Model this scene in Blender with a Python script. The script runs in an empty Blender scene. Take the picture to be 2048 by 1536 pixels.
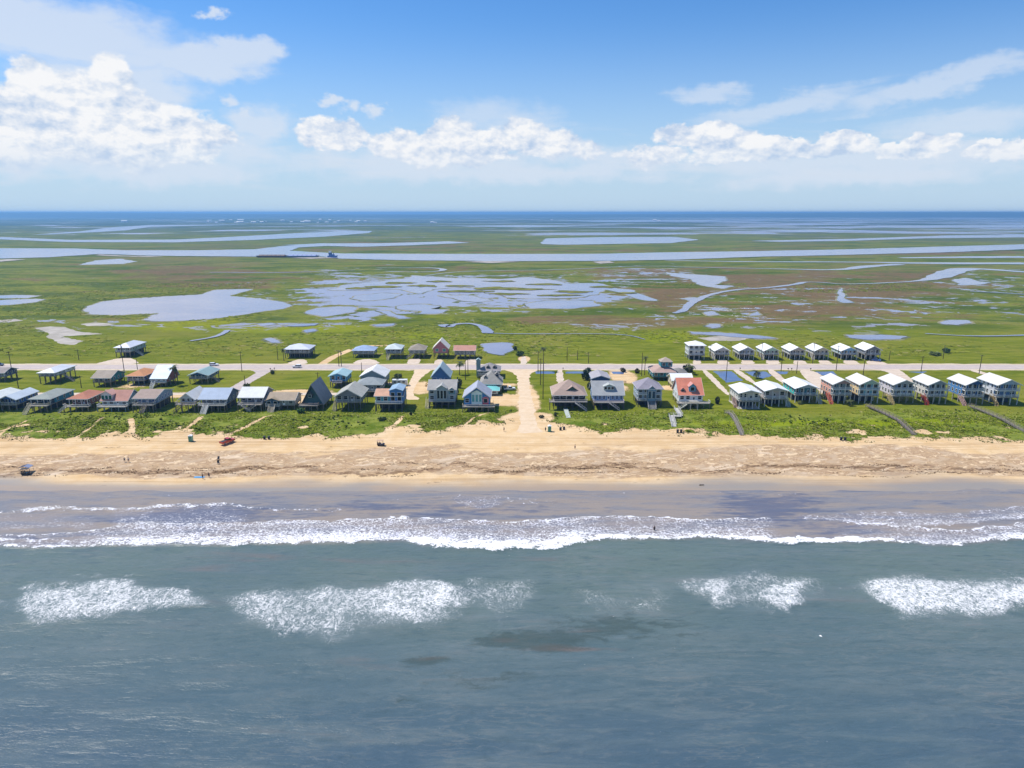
import bpy, math, random
import numpy as np
from mathutils import Vector, Matrix

random.seed(7)
rng = np.random.default_rng(11)
S = bpy.context.scene
COL = S.collection
R = math.radians

# ------------------------------------------------------------------ camera
H, F, PITCH = 80.0, 1366.0, R(14.1)          # drone height, focal length (px of a 2048 wide frame), tilt
CP, SP = math.cos(PITCH), math.sin(PITCH)
cam_d = bpy.data.cameras.new('camera')
cam_d.sensor_width = 36.0
cam_d.lens = 36.0 * F / 2048.0
cam_d.clip_start = 1.0
cam_d.clip_end = 90000.0
cam = bpy.data.objects.new('camera', cam_d)
COL.objects.link(cam)
cam.location = (0, 0, H)
cam.rotation_euler = (R(90) - PITCH, 0, 0)
S.camera = cam

def ray(px, py):
    dx, dy = (px - 1024.0) / F, (768.0 - py) / F
    return dx, CP + dy * SP, -SP + dy * CP

def P(px, py, z=0.0):
    """ground point that the photograph shows at this pixel"""
    a, b, c = ray(px, py)
    t = (z - H) / c
    return a * t, b * t

def z_at(py, Y):
    a, b, c = ray(1024, py)
    return H + c * Y / b

def m_per_px(Y, z=0.0):
    return (Y * CP + (H - z) * SP) / F

def to_px(X, Y, Z):
    d = Y * CP + (H - Z) * SP
    d = np.maximum(d, 1e-3)
    up = Y * SP - (H - Z) * CP
    return 1024 + F * X / d, 768 - F * up / d

# ------------------------------------------------------------------ render
S.view_settings.view_transform = 'Standard'
S.view_settings.look = 'None'
S.view_settings.gamma = 1.0
S.view_settings.exposure = EXPOSURE = 0.35
S.view_settings.use_curve_mapping = False
S.cycles.max_bounces = 6
S.cycles.diffuse_bounces = 3
S.cycles.glossy_bounces = 2
S.cycles.transmission_bounces = 2
S.cycles.volume_bounces = 0
S.cycles.use_denoising = True

SUN_DIR = Vector((-0.46, 0.17, 0.87)).normalized()      # towards the sun
SUN_EL = math.asin(SUN_DIR.z)
SUN_AZ = math.atan2(SUN_DIR.x, SUN_DIR.y)
sun_d = bpy.data.lights.new('sun', 'SUN')
sun_d.energy = 4.2
sun_d.angle = R(0.53)
sun_d.color = (1.0, 0.955, 0.88)
sun = bpy.data.objects.new('sun', sun_d)
COL.objects.link(sun)
sun.rotation_euler = SUN_DIR.to_track_quat('Z', 'Y').to_euler()

# ------------------------------------------------------------------ node helper
class E:
    """a socket one can do arithmetic with"""
    def __init__(s, g, sock): s.g, s.s = g, sock
    def _m(s, op, *a, clamp=False): return s.g.math(op, s, *a, clamp=clamp)
    def __add__(s, o): return s._m('ADD', o)
    __radd__ = __add__
    def __sub__(s, o): return s._m('SUBTRACT', o)
    def __rsub__(s, o): return s.g.math('SUBTRACT', o, s)
    def __mul__(s, o): return s._m('MULTIPLY', o)
    __rmul__ = __mul__
    def __truediv__(s, o): return s._m('DIVIDE', o)
    def max(s, o): return s._m('MAXIMUM', o)
    def min(s, o): return s._m('MINIMUM', o)
    def abs(s): return s._m('ABSOLUTE')
    def pow(s, o): return s._m('POWER', o)
    def clamp(s): return s._m('ADD', 0.0, clamp=True)
    def ss(s, lo, hi, a=0.0, b=1.0): return s.g.maprange(s, lo, hi, a, b)

class G:
    def __init__(s, tree):
        s.t = tree; s.n = tree.nodes; s.l = tree.links
    def new(s, typ, **kw):
        n = s.n.new(typ)
        for k, v in kw.items(): setattr(n, k, v)
        return n
    def put(s, sock, v):
        if isinstance(v, E): s.l.new(v.s, sock)
        elif v is not None:
            if isinstance(v, (tuple, list)) and len(v) == 3 and len(sock.default_value) == 4: v = (*v, 1.0)
            sock.default_value = v
    def math(s, op, *a, clamp=False):
        n = s.new('ShaderNodeMath', operation=op, use_clamp=clamp)
        for i, v in enumerate(a): s.put(n.inputs[i], v)
        return E(s, n.outputs[0])
    def maprange(s, v, lo, hi, a, b, typ='SMOOTHSTEP'):
        n = s.new('ShaderNodeMapRange', interpolation_type=typ)
        for i, x in enumerate((v, lo, hi, a, b)): s.put(n.inputs[i], x)
        return E(s, n.outputs[0])
    def vec(s, op, a, b=None, c=None, out=0):
        n = s.new('ShaderNodeVectorMath', operation=op)
        s.put(n.inputs[0], a)
        if b is not None: s.put(n.inputs[1], b)
        if c is not None: s.put(n.inputs[2], c)
        return E(s, n.outputs[out])
    def xyz(s, x, y, z=0.0):
        n = s.new('ShaderNodeCombineXYZ')
        for i, v in enumerate((x, y, z)): s.put(n.inputs[i], v)
        return E(s, n.outputs[0])
    def split(s, v):
        n = s.new('ShaderNodeSeparateXYZ'); s.put(n.inputs[0], v)
        return [E(s, o) for o in n.outputs]
    def noise(s, vec, scale=1.0, detail=4.0, rough=0.55, dist=0.0, color=False, dim='3D'):
        n = s.new('ShaderNodeTexNoise', noise_dimensions=dim)
        s.put(n.inputs['Vector'], vec); s.put(n.inputs['Scale'], scale); s.put(n.inputs['Detail'], detail)
        s.put(n.inputs['Roughness'], rough); s.put(n.inputs['Distortion'], dist)
        return E(s, n.outputs[1 if color else 0])
    def voro(s, vec, scale=1.0, feature='F1', rand=1.0, dim='2D'):
        n = s.new('ShaderNodeTexVoronoi', feature=feature, voronoi_dimensions=dim)
        s.put(n.inputs['Vector'], vec); s.put(n.inputs['Scale'], scale); s.put(n.inputs['Randomness'], rand)
        return E(s, n.outputs['Distance'])
    def mix(s, f, a, b, mode='MIX'):
        n = s.new('ShaderNodeMix', data_type='RGBA', blend_type=mode)
        s.put(n.inputs[0], f); s.put(n.inputs[6], a); s.put(n.inputs[7], b)
        return E(s, n.outputs[2])
    def attr(s, name):
        n = s.new('ShaderNodeAttribute', attribute_name=name)
        return E(s, n.outputs['Fac'])
    def pos(s):
        return E(s, s.new('ShaderNodeNewGeometry').outputs['Position'])
    def obj(s):
        return E(s, s.new('ShaderNodeTexCoord').outputs['Object'])
    def bump(s, h, strength=0.3, dist=1.0, normal=None):
        n = s.new('ShaderNodeBump'); s.put(n.inputs['Height'], h)
        s.put(n.inputs['Strength'], strength); s.put(n.inputs['Distance'], dist)
        if normal is not None: s.put(n.inputs['Normal'], normal)
        return E(s, n.outputs[0])

def new_mat(name):
    m = bpy.data.materials.new(name); m.use_nodes = True
    g = G(m.node_tree)
    b = m.node_tree.nodes['Principled BSDF']
    return m, g, b

def lin(h):
    """sRGB hex to linear"""
    h = h.lstrip('#')
    c = [int(h[i:i + 2], 16) / 255 for i in (0, 2, 4)]
    return tuple(x / 12.92 if x <= 0.04045 else ((x + 0.055) / 1.055) ** 2.4 for x in c)

# ------------------------------------------------------------------ world: sky with clouds
W = bpy.data.worlds.new('World'); S.world = W
W.use_nodes = True
W.cycles.sampling_method = 'MANUAL'
W.cycles.sample_map_resolution = 512
g = G(W.node_tree)
bg = W.node_tree.nodes['Background']
sky = g.new('ShaderNodeTexSky', sky_type='NISHITA')
sky.sun_disc = False
sky.sun_elevation = SUN_EL
sky.sun_rotation = SUN_AZ
sky.altitude = 0.0
sky.air_density = 1.0
sky.dust_density = 0.3
sky.ozone_density = 2.5
SKY_STRENGTH = 0.10
hs = g.new('ShaderNodeHueSaturation')
g.l.new(sky.outputs[0], hs.inputs['Color'])
hs.inputs['Saturation'].default_value = 1.0
hs.inputs['Value'].default_value = 1.0
skyc = g.vec('MULTIPLY', E(g, hs.outputs[0]), (0.46, 0.80, 1.14))
d = E(g, g.new('ShaderNodeTexCoord').outputs['Generated'])
dx, dy, dz = g.split(d)
az = g.math('ARCTAN2', dx, dy) * 57.29578
el = g.math('ARCSINE', dz) * 57.29578
p0 = g.xyz(az, el, 0.0)

def azel(px, py):
    a, b, c = ray(px, py)
    return math.degrees(math.atan2(a, b)), math.degrees(math.atan2(c, math.hypot(a, b)))

def blob(p, cx, cy, rx, ry, tilt=0.0):
    a0, e0 = azel(cx, cy)
    ra = abs(azel(cx + rx, cy)[0] - azel(cx - rx, cy)[0]) / 2
    re = abs(azel(cx, cy - ry)[1] - azel(cx, cy + ry)[1]) / 2
    if tilt:
        ct, st = math.cos(tilt), math.sin(tilt)
        u = g.vec('DOT_PRODUCT', p, (ct / ra, st / ra, 0), out=1) - (ct * a0 + st * e0) / ra
        v = g.vec('DOT_PRODUCT', p, (-st / re, ct / re, 0), out=1) - (-st * a0 + ct * e0) / re
        q = g.xyz(u, v, 0.0)
    else:
        q = g.vec('MULTIPLY_ADD', p, (1 / ra, 1 / re, 0), (-a0 / ra, -e0 / re, 0))
    return g.vec('LENGTH', q, out=1)

CUMULUS = [(65, 170, 50, 42), (130, 215, 85, 62), (222, 172, 38, 46), (175, 250, 115, 70), (290, 250, 95, 55),
           (365, 275, 75, 38), (35, 265, 70, 60), (250, 290, 170, 42), (10, 235, 35, 45), (430, 275, 40, 18),
           (638, 268, 42, 26), (690, 268, 44, 25), (790, 284, 50, 26), (905, 270, 46, 30), (850, 296, 70, 24),
           (968, 282, 46, 24), (1050, 266, 42, 28), (1092, 282, 52, 27), (1176, 300, 27, 20), (930, 312, 95, 16),
           (1370, 274, 52, 20), (1440, 278, 60, 25), (1492, 287, 40, 20), (1300, 310, 65, 13), (1570, 290, 48, 13),
           (1690, 284, 58, 16), (1625, 300, 80, 13), (1800, 294, 60, 16), (1872, 288, 48, 18), (1990, 288, 26, 13),
           (2045, 290, 32, 12), (1990, 312, 60, 11), (1480, 308, 90, 14)]
warp = g.noise(g.vec('MULTIPLY', p0, (0.42, 0.62, 1)), 1.0, 6.0, 0.60, 0.0, color=True)
warp = g.vec('SUBTRACT', warp, (0.5, 0.5, 0.5))
p1 = g.vec('MULTIPLY_ADD', warp, (3.2, 2.6, 0), p0)
cum = None
for b in CUMULUS:
    v = blob(p1, *b)
    cum = v if cum is None else g.math('SMOOTH_MIN', cum, v, 0.35)
nz = g.noise(g.vec('MULTIPLY', p0, (0.30, 0.46, 1)), 1.0, 7.0, 0.62)
# beyond the frame the same low ring of cumulus goes on
ring_h = g.noise(g.xyz(dx * 6.0, dy * 6.0, 0.0), 1.0, 3.0, 0.5)
ring = (el - (1.6 + ring_h * 7.0)).abs() * 0.30 + (0.62 - nz) * 1.4 + 0.35
inside = (az.abs()).ss(37.0, 44.0)
cum = g.math('SMOOTH_MIN', cum, ring + (1.0 - inside) * 4.0, 0.3)
n3 = g.noise(g.vec('MULTIPLY', p0, (0.9, 1.3, 1)), 1.0, 5.0, 0.6)
field = 1.36 - cum + (nz - 0.5) * 0.9 + (n3 - 0.5) * 0.22
dens = field.ss(0.0, 0.36)
soft_base = el.ss(1.2, 5.2)
# relief: compare the puff field with itself a little towards the sun
nz2 = g.noise(g.vec('MULTIPLY_ADD', p0, (0.30, 0.46, 1), (-0.16, 0.34, 0)), 1.0, 7.0, 0.62)
n4 = g.noise(g.vec('MULTIPLY_ADD', p0, (0.9, 1.3, 1), (-0.16, 0.34, 0)), 1.0, 5.0, 0.6)
relief = (nz - nz2) * 3.2 + (n3 - n4) * 1.5
lit = (field * 0.30 + relief + 0.44 + (el - 5.0) * 0.04).clamp()
c_cloud = g.mix(lit, (0.50, 0.63, 0.83), (0.93, 0.94, 0.96))
# cirrus veils
pc = g.vec('MULTIPLY_ADD', warp, (5.0, 2.2, 0), p0)
def veil(lst, p):
    v = None
    for b in lst:
        q = 1.0 - blob(p, *b)
        v = q if v is None else g.math('SMOOTH_MAX', v, q, 0.3)
    return v
streak = g.noise(g.vec('MULTIPLY', p0, (0.05, 0.34, 1)), 1.0, 6.0, 0.6, 1.2)
streak2 = g.noise(g.vec('MULTIPLY_ADD', p0, (0.07, 0.55, 1), (4.0, 9.0, 0)), 1.0, 6.0, 0.62, 1.5)
v1 = veil([(150, 70, 290, 95), (380, 120, 210, 48), (490, 100, 90, 34), (230, 165, 240, 50), (10, 30, 160, 80)], pc)
a1 = ((v1 + (streak - 0.5) * 0.9).ss(0.0, 0.55)) * 0.80
v2 = veil([(1880, 165, 330, 34, R(13)), (1560, 215, 240, 32, R(9)), (1420, 190, 110, 26), (1930, 245, 220, 40)], pc)
a2 = ((v2 + (streak2 - 0.5) * 1.1).ss(0.0, 0.75)) * 0.62
v6 = veil([(465, 203, 40, 24), (512, 224, 36, 26), (660, 205, 36, 15), (705, 211, 32, 17), (752, 222, 34, 17), (425, 28, 40, 16)], pc)
a6 = ((v6 + (nz - 0.5) * 1.5).ss(0.05, 0.75)) * 0.85
v3 = veil([(960, 225, 130, 40), (1040, 245, 130, 45)], pc)
a3 = ((v3 + (streak2 - 0.5) * 0.8).ss(0.0, 0.8)) * 0.55
hi = g.noise(g.xyz(dx * 2.2 / (dz.abs() + 0.25), dy * 5.0 / (dz.abs() + 0.25), 0.0), 1.0, 6.0, 0.6, 1.0)
a4 = (hi.ss(0.50, 0.78)) * 0.32 * (el.ss(15.5, 24.0)).max(inside) * (el.ss(3.0, 12.0))
low = g.noise(g.vec('MULTIPLY', p0, (0.12, 0.9, 1)), 1.0, 6.0, 0.6, 0.6)
v5 = veil([(180, 320, 330, 60), (480, 300, 120, 50), (860, 322, 420, 50), (1120, 300, 130, 40), (1640, 326, 480, 42), (1960, 306, 200, 40), (520, 250, 90, 60), (1240, 318, 160, 36), (300, 340, 420, 40), (1000, 345, 520, 34), (1700, 350, 460, 34)], pc)
a5 = ((v5 + (nz - 0.5) * 1.1 + (low - 0.5) * 0.5).ss(0.0, 0.75)) * 0.78
veils = a1.max(a2).max(a3).max(a4).max(a5).max(a6)
# milky air low over the horizon
milk = (1.0 - el.ss(-1.0, 15.5)) * 0.92
streaks = (low.ss(0.48, 0.72)) * (el.ss(0.6, 3.2)) * (1.0 - el.ss(4.0, 7.5)) * 0.5
K = 1.0 / SKY_STRENGTH / (2.0 ** EXPOSURE)           # cloud radiance given relative to white in the picture
def cc(*c): return tuple(x * K for x in c)
col = g.mix(milk, skyc, cc(0.55, 0.70, 0.855))
col = g.mix(veils, col, cc(0.70, 0.78, 0.90))
col = g.mix(streaks, col, cc(0.70, 0.77, 0.87))
kc = g.vec('MULTIPLY', c_cloud, (K, K, K))
col = g.mix(dens * soft_base, col, kc)
g.put(bg.inputs['Color'], col)
bg.inputs['Strength'].default_value = SKY_STRENGTH

# ------------------------------------------------------------------ small mesh kit
def prop(o, label=None, cat=None, group=None, kind=None):
    for k, v in (('label', label), ('category', cat), ('group', group), ('kind', kind)):
        if v: o[k] = v
    return o

def link(name, me, parent=None, mat=None, loc=None):
    o = bpy.data.objects.new(name, me)
    COL.objects.link(o)
    if mat is not None and not me.materials: me.materials.append(mat)
    if parent is not None: o.parent = parent
    if loc is not None: o.location = loc
    return o

def grid_mesh(name, xs, ys, zfun, attrs):
    nx, ny = len(xs), len(ys)
    X, Y = np.meshgrid(xs, ys)
    Z = zfun(X, Y)
    co = np.stack([X, Y, Z], -1).reshape(-1, 3).astype(np.float32)
    idx = np.arange(nx * ny).reshape(ny, nx)
    q = np.stack([idx[:-1, :-1], idx[:-1, 1:], idx[1:, 1:], idx[1:, :-1]], -1).reshape(-1, 4)
    me = bpy.data.meshes.new(name)
    me.vertices.add(len(co)); me.vertices.foreach_set('co', co.ravel())
    me.loops.add(q.size); me.loops.foreach_set('vertex_index', q.ravel().astype(np.int32))
    me.polygons.add(len(q))
    me.polygons.foreach_set('loop_start', np.arange(0, q.size, 4, dtype=np.int32))
    me.polygons.foreach_set('loop_total', np.full(len(q), 4, np.int32))
    me.polygons.foreach_set('use_smooth', np.ones(len(q), bool))
    me.update(calc_edges=True)
    for k, v in attrs(X, Y, Z).items():
        a = me.attributes.new(k, 'FLOAT', 'POINT')
        a.data.foreach_set('value', np.clip(v, -1, 4).astype(np.float32).ravel())
    return me

def vnoise(x, y, seed=0):
    """smooth value noise, 0..1"""
    r = np.random.default_rng(seed).random((256, 256))
    xi, yi = np.floor(x).astype(int), np.floor(y).astype(int)
    fx, fy = x - xi, y - yi
    fx, fy = fx * fx * (3 - 2 * fx), fy * fy * (3 - 2 * fy)
    a = r[yi % 256, xi % 256]; b = r[yi % 256, (xi + 1) % 256]
    c = r[(yi + 1) % 256, xi % 256]; e = r[(yi + 1) % 256, (xi + 1) % 256]
    return (a * (1 - fx) + b * fx) * (1 - fy) + (c * (1 - fx) + e * fx) * fy

def fbm(x, y, seed=0, octaves=4):
    t = 0; amp = 0.5; s = 0
    for k in range(octaves):
        t = t + amp * vnoise(x * 2 ** k + 17.3 * k, y * 2 ** k + 5.1 * k, seed + k); s += amp; amp *= 0.5
    return t / s

def sstep(v, lo, hi):
    t = np.clip((v - lo) / (hi - lo), 0, 1)
    return t * t * (3 - 2 * t)

def dist_poly(X, Y, pts):
    dmin = np.full(X.shape, 1e9)
    for (x0, y0), (x1, y1) in zip(pts[:-1], pts[1:]):
        vx, vy = x1 - x0, y1 - y0
        t = np.clip(((X - x0) * vx + (Y - y0) * vy) / (vx * vx + vy * vy + 1e-9), 0, 1)
        dmin = np.minimum(dmin, np.hypot(X - x0 - t * vx, Y - y0 - t * vy))
    return dmin

# ------------------------------------------------------------------ ground
SAND_EDGE = [(-400, 868), (0, 869), (60, 873), (110, 877), (160, 875), (205, 868), (255, 868), (300, 873), (370, 862), (415, 868),
             (470, 870), (560, 874), (620, 870), (700, 873), (760, 865), (800, 857), (850, 866), (905, 855), (950, 846),
             (1000, 842), (1034, 834), (1044, 820), (1066, 820), (1080, 838), (1110, 848), (1150, 856), (1205, 863), (1290, 860), (1345, 861), (1400, 868),
             (1500, 873), (1610, 871), (1700, 878), (1790, 876), (1840, 870), (1930, 876), (2048, 878), (2500, 878)]
PATHS = [([(0, 870), (25, 855), (52, 843)], 0.7), ([(150, 876), (178, 858), (206, 841)], 0.6),
         ([(264, 868), (265, 855), (262, 843)], 1.1), ([(364, 868), (384, 850), (402, 837)], 1.0),
         ([(468, 866), (505, 850), (540, 833)], 0.8), ([(783, 860), (798, 847), (806, 835)], 0.9),
         ([(930, 850), (975, 828)], 0.5), ([(1262, 823), (1330, 823)], 0.5), ([(480, 858), (520, 846)], 0.5),
         ([(642, 729), (668, 713), (700, 700), (735, 692), (768, 691)], 2.4)]
PATHS_W = [([P(*q) for q in pts], w) for pts, w in PATHS]
# bare sandy yards and lanes: (px centre x, y, radius x m, radius y m, amount)
YARDS = [(620, 798, 9, 9, .8), (598, 784, 16, 5, .8), (360, 790, 8, 6, .7), (262, 772, 14, 8, .5), (1010, 800, 14, 10, .9), (1055, 800, 5.5, 30, .85), (1056, 836, 10, 9, 1.0),
         (1015, 770, 12, 6, .55), (1245, 752, 7, 16, .9), (1240, 775, 6, 10, .6), (1300, 778, 5, 8, .35), (840, 775, 9, 14, .75), (1655, 786, 6, 8, .5),
         (1712, 785, 4, 8, .5), (1460, 772, 4, 10, .45), (1340, 776, 7, 6, .7), (95, 787, 10, 4, .5), (165, 790, 12, 4, .5), (780, 768, 8, 6, .5),
         (1570, 768, 5, 6, .4), (1775, 790, 4, 8, .4), (1840, 792, 4, 8, .4), (1540, 722, 5, 4, .4), (1048, 718, 3.2, 8, 1.0)]

def px_region(u, v, lst):
    t = 0
    for cx, cy, rx, ry, a in lst:
        t = t + a * np.exp(-((u - cx) / rx) ** 2 - ((v - cy) / ry) ** 2)
    return t
POOLS = [(900, 575, 260, 30, .9), (760, 600, 120, 26, .55), (980, 608, 170, 16, .6), (1180, 585, 120, 28, .6), (700, 645, 110, 12, .35),
         (1480, 600, 140, 26, .55), (1500, 640, 160, 20, .55), (1850, 605, 230, 30, .58), (1880, 645, 220, 22, .60), (1720, 630, 160, 30, .5), (1990, 560, 110, 22, .7), (1650, 655, 260, 12, .5), (300, 610, 300, 60, .26), (1100, 640, 300, 30, .32), (700, 600, 200, 60, .35),
         (1300, 545, 120, 16, .75), (1560, 560, 120, 16, .35), (250, 655, 200, 14, .45), (100, 640, 90, 10, .45), (420, 655, 120, 8, .45), (600, 655, 120, 12, .4), (1780, 686, 90, 8, .6), (1250, 640, 120, 20, .25), (690, 560, 60, 16, .3)]
BROWN = [(420, 560, 190, 22, .9), (300, 540, 160, 10, .6), (1700, 585, 260, 38, 1.0), (1330, 600, 80, 30, .9), (1280, 545, 180, 14, .7), (1150, 632, 120, 16, .6),
         (1450, 560, 160, 20, .8), (1560, 630, 190, 22, .7), (1830, 550, 130, 10, .8), (1380, 685, 70, 8, .8), (1700, 690, 160, 9, .6), (880, 537, 120, 8, .7), (110, 668, 110, 14, .7),
         (1320, 650, 160, 12, .5), (700, 700, 120, 5, .4), (1000, 500, 900, 6, .5), (1900, 505, 200, 6, .9), (800, 487, 160, 7, .9), (1900, 470, 200, 6, .5)]
LUSH = [(400, 640, 160, 14, .9), (620, 660, 170, 14, 1.0), (860, 672, 90, 8, .9), (1330, 675, 70, 14, 1.0), (300, 655, 200, 10, .6), (830, 640, 160, 14, .6), (1050, 610, 60, 8, .6),
        (500, 610, 90, 20, .5), (120, 600, 160, 30, .35), (1550, 850, 330, 11, .7), (1850, 846, 260, 9, .8), (1700, 664, 340, 7, .8), (450, 760, 80, 14, .5), (1000, 825, 50, 10, .5),
        (900, 842, 110, 8, .4), (1480, 862, 70, 8, .2)]

def ground_z(X, Y):
    z = np.interp(Y, [-3000, 60, 140, 165, 185, 193, 205, 222, 243, 256, 300], [-7, -6, -3.2, -2.3, -1.38, -1.20, -0.8, -0.35, 0.0, 0.0, 0.0])
    n = fbm(X * 0.07, Y * 0.10, 3)
    dune = sstep(Y, 238, 246) * (1 - sstep(Y, 262, 272))
    xr = np.interp(Y, [230, 260], [10.0, 5.0])
    gap = sstep(np.abs(X - 5.5), xr + 3, xr + 11)
    z = z + dune * gap * np.clip(n * 2.6 - 0.7, 0, 1.6)
    berm = sstep(Y, 203, 207) * (1 - sstep(Y, 224, 238))
    z = z + berm * (fbm(X * 0.25, Y * 0.5, 9) - 0.5) * 0.55
    # marsh: a very slight swell well inland
    z = z + sstep(Y, 460, 800) * (fbm(X * 0.01, Y * 0.01, 21) - 0.6) * 0.0
    return z

def ground_attr(X, Y, Z):
    Ys = np.maximum(Y, 20.0)
    u, v = to_px(X, Ys, 0.0)
    edge = np.interp(u, [p[0] for p in SAND_EDGE], [p[1] for p in SAND_EDGE])
    wob = (fbm(X * 0.18, Ys * 0.18, 31) - 0.5) * 18 + (fbm(X * 0.6, Ys * 0.6, 32) - 0.5) * 10
    sand = np.clip(0.5 + (v - edge + wob) / 13.0, 0, 1)
    sand = np.maximum(sand, np.clip((fbm(X * .11, Ys * .16, 33) - .60) * 5, 0, .75) * sstep(v, 838, 856))
    for pts, w in PATHS_W:
        sand = np.maximum(sand, np.clip(0.5 + (w - dist_poly(X, Ys, pts)) / 1.6, 0, 1))
    for cx, cy, rx, ry, a in YARDS:
        x0, y0 = P(cx, cy)
        r = np.sqrt(((X - x0) / rx) ** 2 + ((Ys - y0) / ry) ** 2)
        sand = np.maximum(sand, np.clip(a * (1.35 - r * 0.8), 0, 1) * (r < 2))
    wet = sstep(v + (fbm(X * 0.03, Ys * 0.08, 5) - 0.5) * 34, 944, 970)
    jj = (fbm(X * 0.03, Ys * 0.08, 15) - 0.5) * 44 + (fbm(X * 0.15, Ys * 0.3, 16) - 0.5) * 16
    mott = sstep(v + jj, 886, 912) * (1 - sstep(v + jj * .5, 940, 954))
    pool = px_region(u, v, POOLS)
    pool = np.where(u > 1330, np.minimum(pool, .40 + .24 * fbm(X * .006, Y * .010, 18)), pool) * (Y > 430)
    far = sstep(Y, 1500, 3000)
    pool = np.maximum(pool, far * (0.42 + 0.45 * sstep(u, 900, 1600)))
    wrack = np.exp(-((v + (fbm(X * 0.06, Ys * 0.01, 77) - 0.5) * 34 - np.interp(u, [0, 500, 1000, 1500, 2048], [942, 938, 933, 934, 936])) / 5.0) ** 2)
    return dict(sand=sand, wet=wet, mott=mott, pool=pool, brown=px_region(u, v, BROWN), lush=px_region(u, v, LUSH), wrack=wrack,
                zone=sstep(v + (fbm(X * .03, Ys * .03, 8) - .5) * 30, 812, 838) * (v < 1000))

def spaced(lo, hi, n, p=1.0):
    t = np.linspace(0, 1, n) ** p
    return lo + (hi - lo) * t
xa = np.arange(-345, 345.1, 1.15)
xg = np.geomspace(346.5, 32000, 60)
gx = np.concatenate([-xg[::-1], xa, xg])
gy = np.concatenate([np.linspace(-600, 150, 12), np.arange(155, 196, 2.0), np.arange(196, 262, 0.75), np.arange(262, 430, 1.5), np.geomspace(432, 38000, 150)])

mg, g, b = new_mat('coast_ground')
p = g.pos()
X, Y, Z = g.split(p)
p2 = g.xyz(X, Y, 0.0)
n_fine = g.noise(p2, 1.3, 5.0, 0.65)
n_mid = g.noise(p2, 0.16, 6.0, 0.62)
n_big = g.noise(p2, 0.018, 7.0, 0.62)
n_huge = g.noise(p2, 0.0022, 6.0, 0.6)
n_str = g.noise(g.vec('MULTIPLY', p2, (0.05, 0.22, 1)), 1.0, 6.0, 0.65, 0.8)
# dry sand
tr = g.noise(g.vec('MULTIPLY', p2, (0.012, 0.55, 1)), 1.0, 5.0, 0.6, 0.4)
s_dry = g.mix(n_mid.ss(0.3, 0.7), (0.62, 0.42, 0.215), (0.70, 0.52, 0.315))
s_dry = g.mix(tr.ss(0.50, 0.64) * 0.6, s_dry, (0.44, 0.28, 0.14))
ruf = g.noise(g.vec('MULTIPLY', p2, (0.22, 0.42, 1)), 1.0, 7.0, 0.68, 1.6)
rid = (ruf - 0.5).abs().ss(0.0, 0.09)
s_mot = g.mix(ruf.ss(0.40, 0.62), (0.50, 0.345, 0.20), (0.70, 0.525, 0.33))
s_mot = g.mix(1.0 - rid, s_mot, (0.36, 0.235, 0.14))
s_mot = g.mix(n_mid.ss(0.50, 0.60) * 0.75, s_mot, (0.49, 0.365, 0.245))
tk = g.noise(g.vec('MULTIPLY', p2, (0.03, 1.5, 1)), 1.0, 4.0, 0.6, 0.5)
s_dry = g.mix((tk - 0.5).abs().ss(0.0, 0.05, 1.0, 0.0) * n_big.ss(0.4, 0.6) * 0.5, s_dry, (0.40, 0.265, 0.14))
rut_y = Y - g.noise(g.vec('MULTIPLY', p2, (0.012, 0.0, 1)), 1.0, 2.0, 0.5) * 7.0
rut = None
for y0_ in (230.6, 232.1, 234.4, 235.9, 227.4, 228.9, 238.0, 239.4):
    q_ = (rut_y - (y0_ - 3.5)).abs().ss(0.05, 0.34, 1.0, 0.0)
    rut = q_ if rut is None else rut.max(q_)
rutm = rut * g.noise(g.vec('MULTIPLY', p2, (0.03, 0.3, 1)), 1.0, 3.0, 0.6).ss(0.38, 0.58) * 0.62
s_dry = g.mix(rutm, s_dry, (0.37, 0.235, 0.115))
dg = g.noise(g.vec('MULTIPLY', g.xyz(X * 0.8 + Y * 0.6, Y * 0.8 - X * 0.3, 0.0), (0.08, 0.35, 1)), 1.0, 6.0, 0.66, 0.9)
mott = g.attr('mott')
s_mot = g.mix(dg.ss(0.52, 0.66) * 0.75, s_mot, (0.405, 0.275, 0.16))
s_mot = g.mix(dg.ss(0.44, 0.32) * 0.7, s_mot, (0.70, 0.555, 0.40))
sand_c = g.mix((mott * 1.5 + (dg - 0.5) * 1.6 - 0.35).ss(0.0, 0.6), s_dry, s_mot)
wr = g.attr('wrack')
sand_c = g.mix((wr * 0.9 + (ruf - 0.5) * 3.6 + (dg - 0.5) * 3.0 - 0.60).ss(0.0, 0.35) * 0.75, sand_c, (0.15, 0.085, 0.045))
wet = g.attr('wet')
sw = g.noise(g.vec('MULTIPLY', p2, (0.02, 0.14, 1)), 1.0, 5.0, 0.6, 0.7)
s_wet = g.mix(sw.ss(0.36, 0.64), (0.350, 0.260, 0.175), (0.285, 0.245, 0.200))
sand_c = g.mix(wet, sand_c, s_wet)
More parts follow.
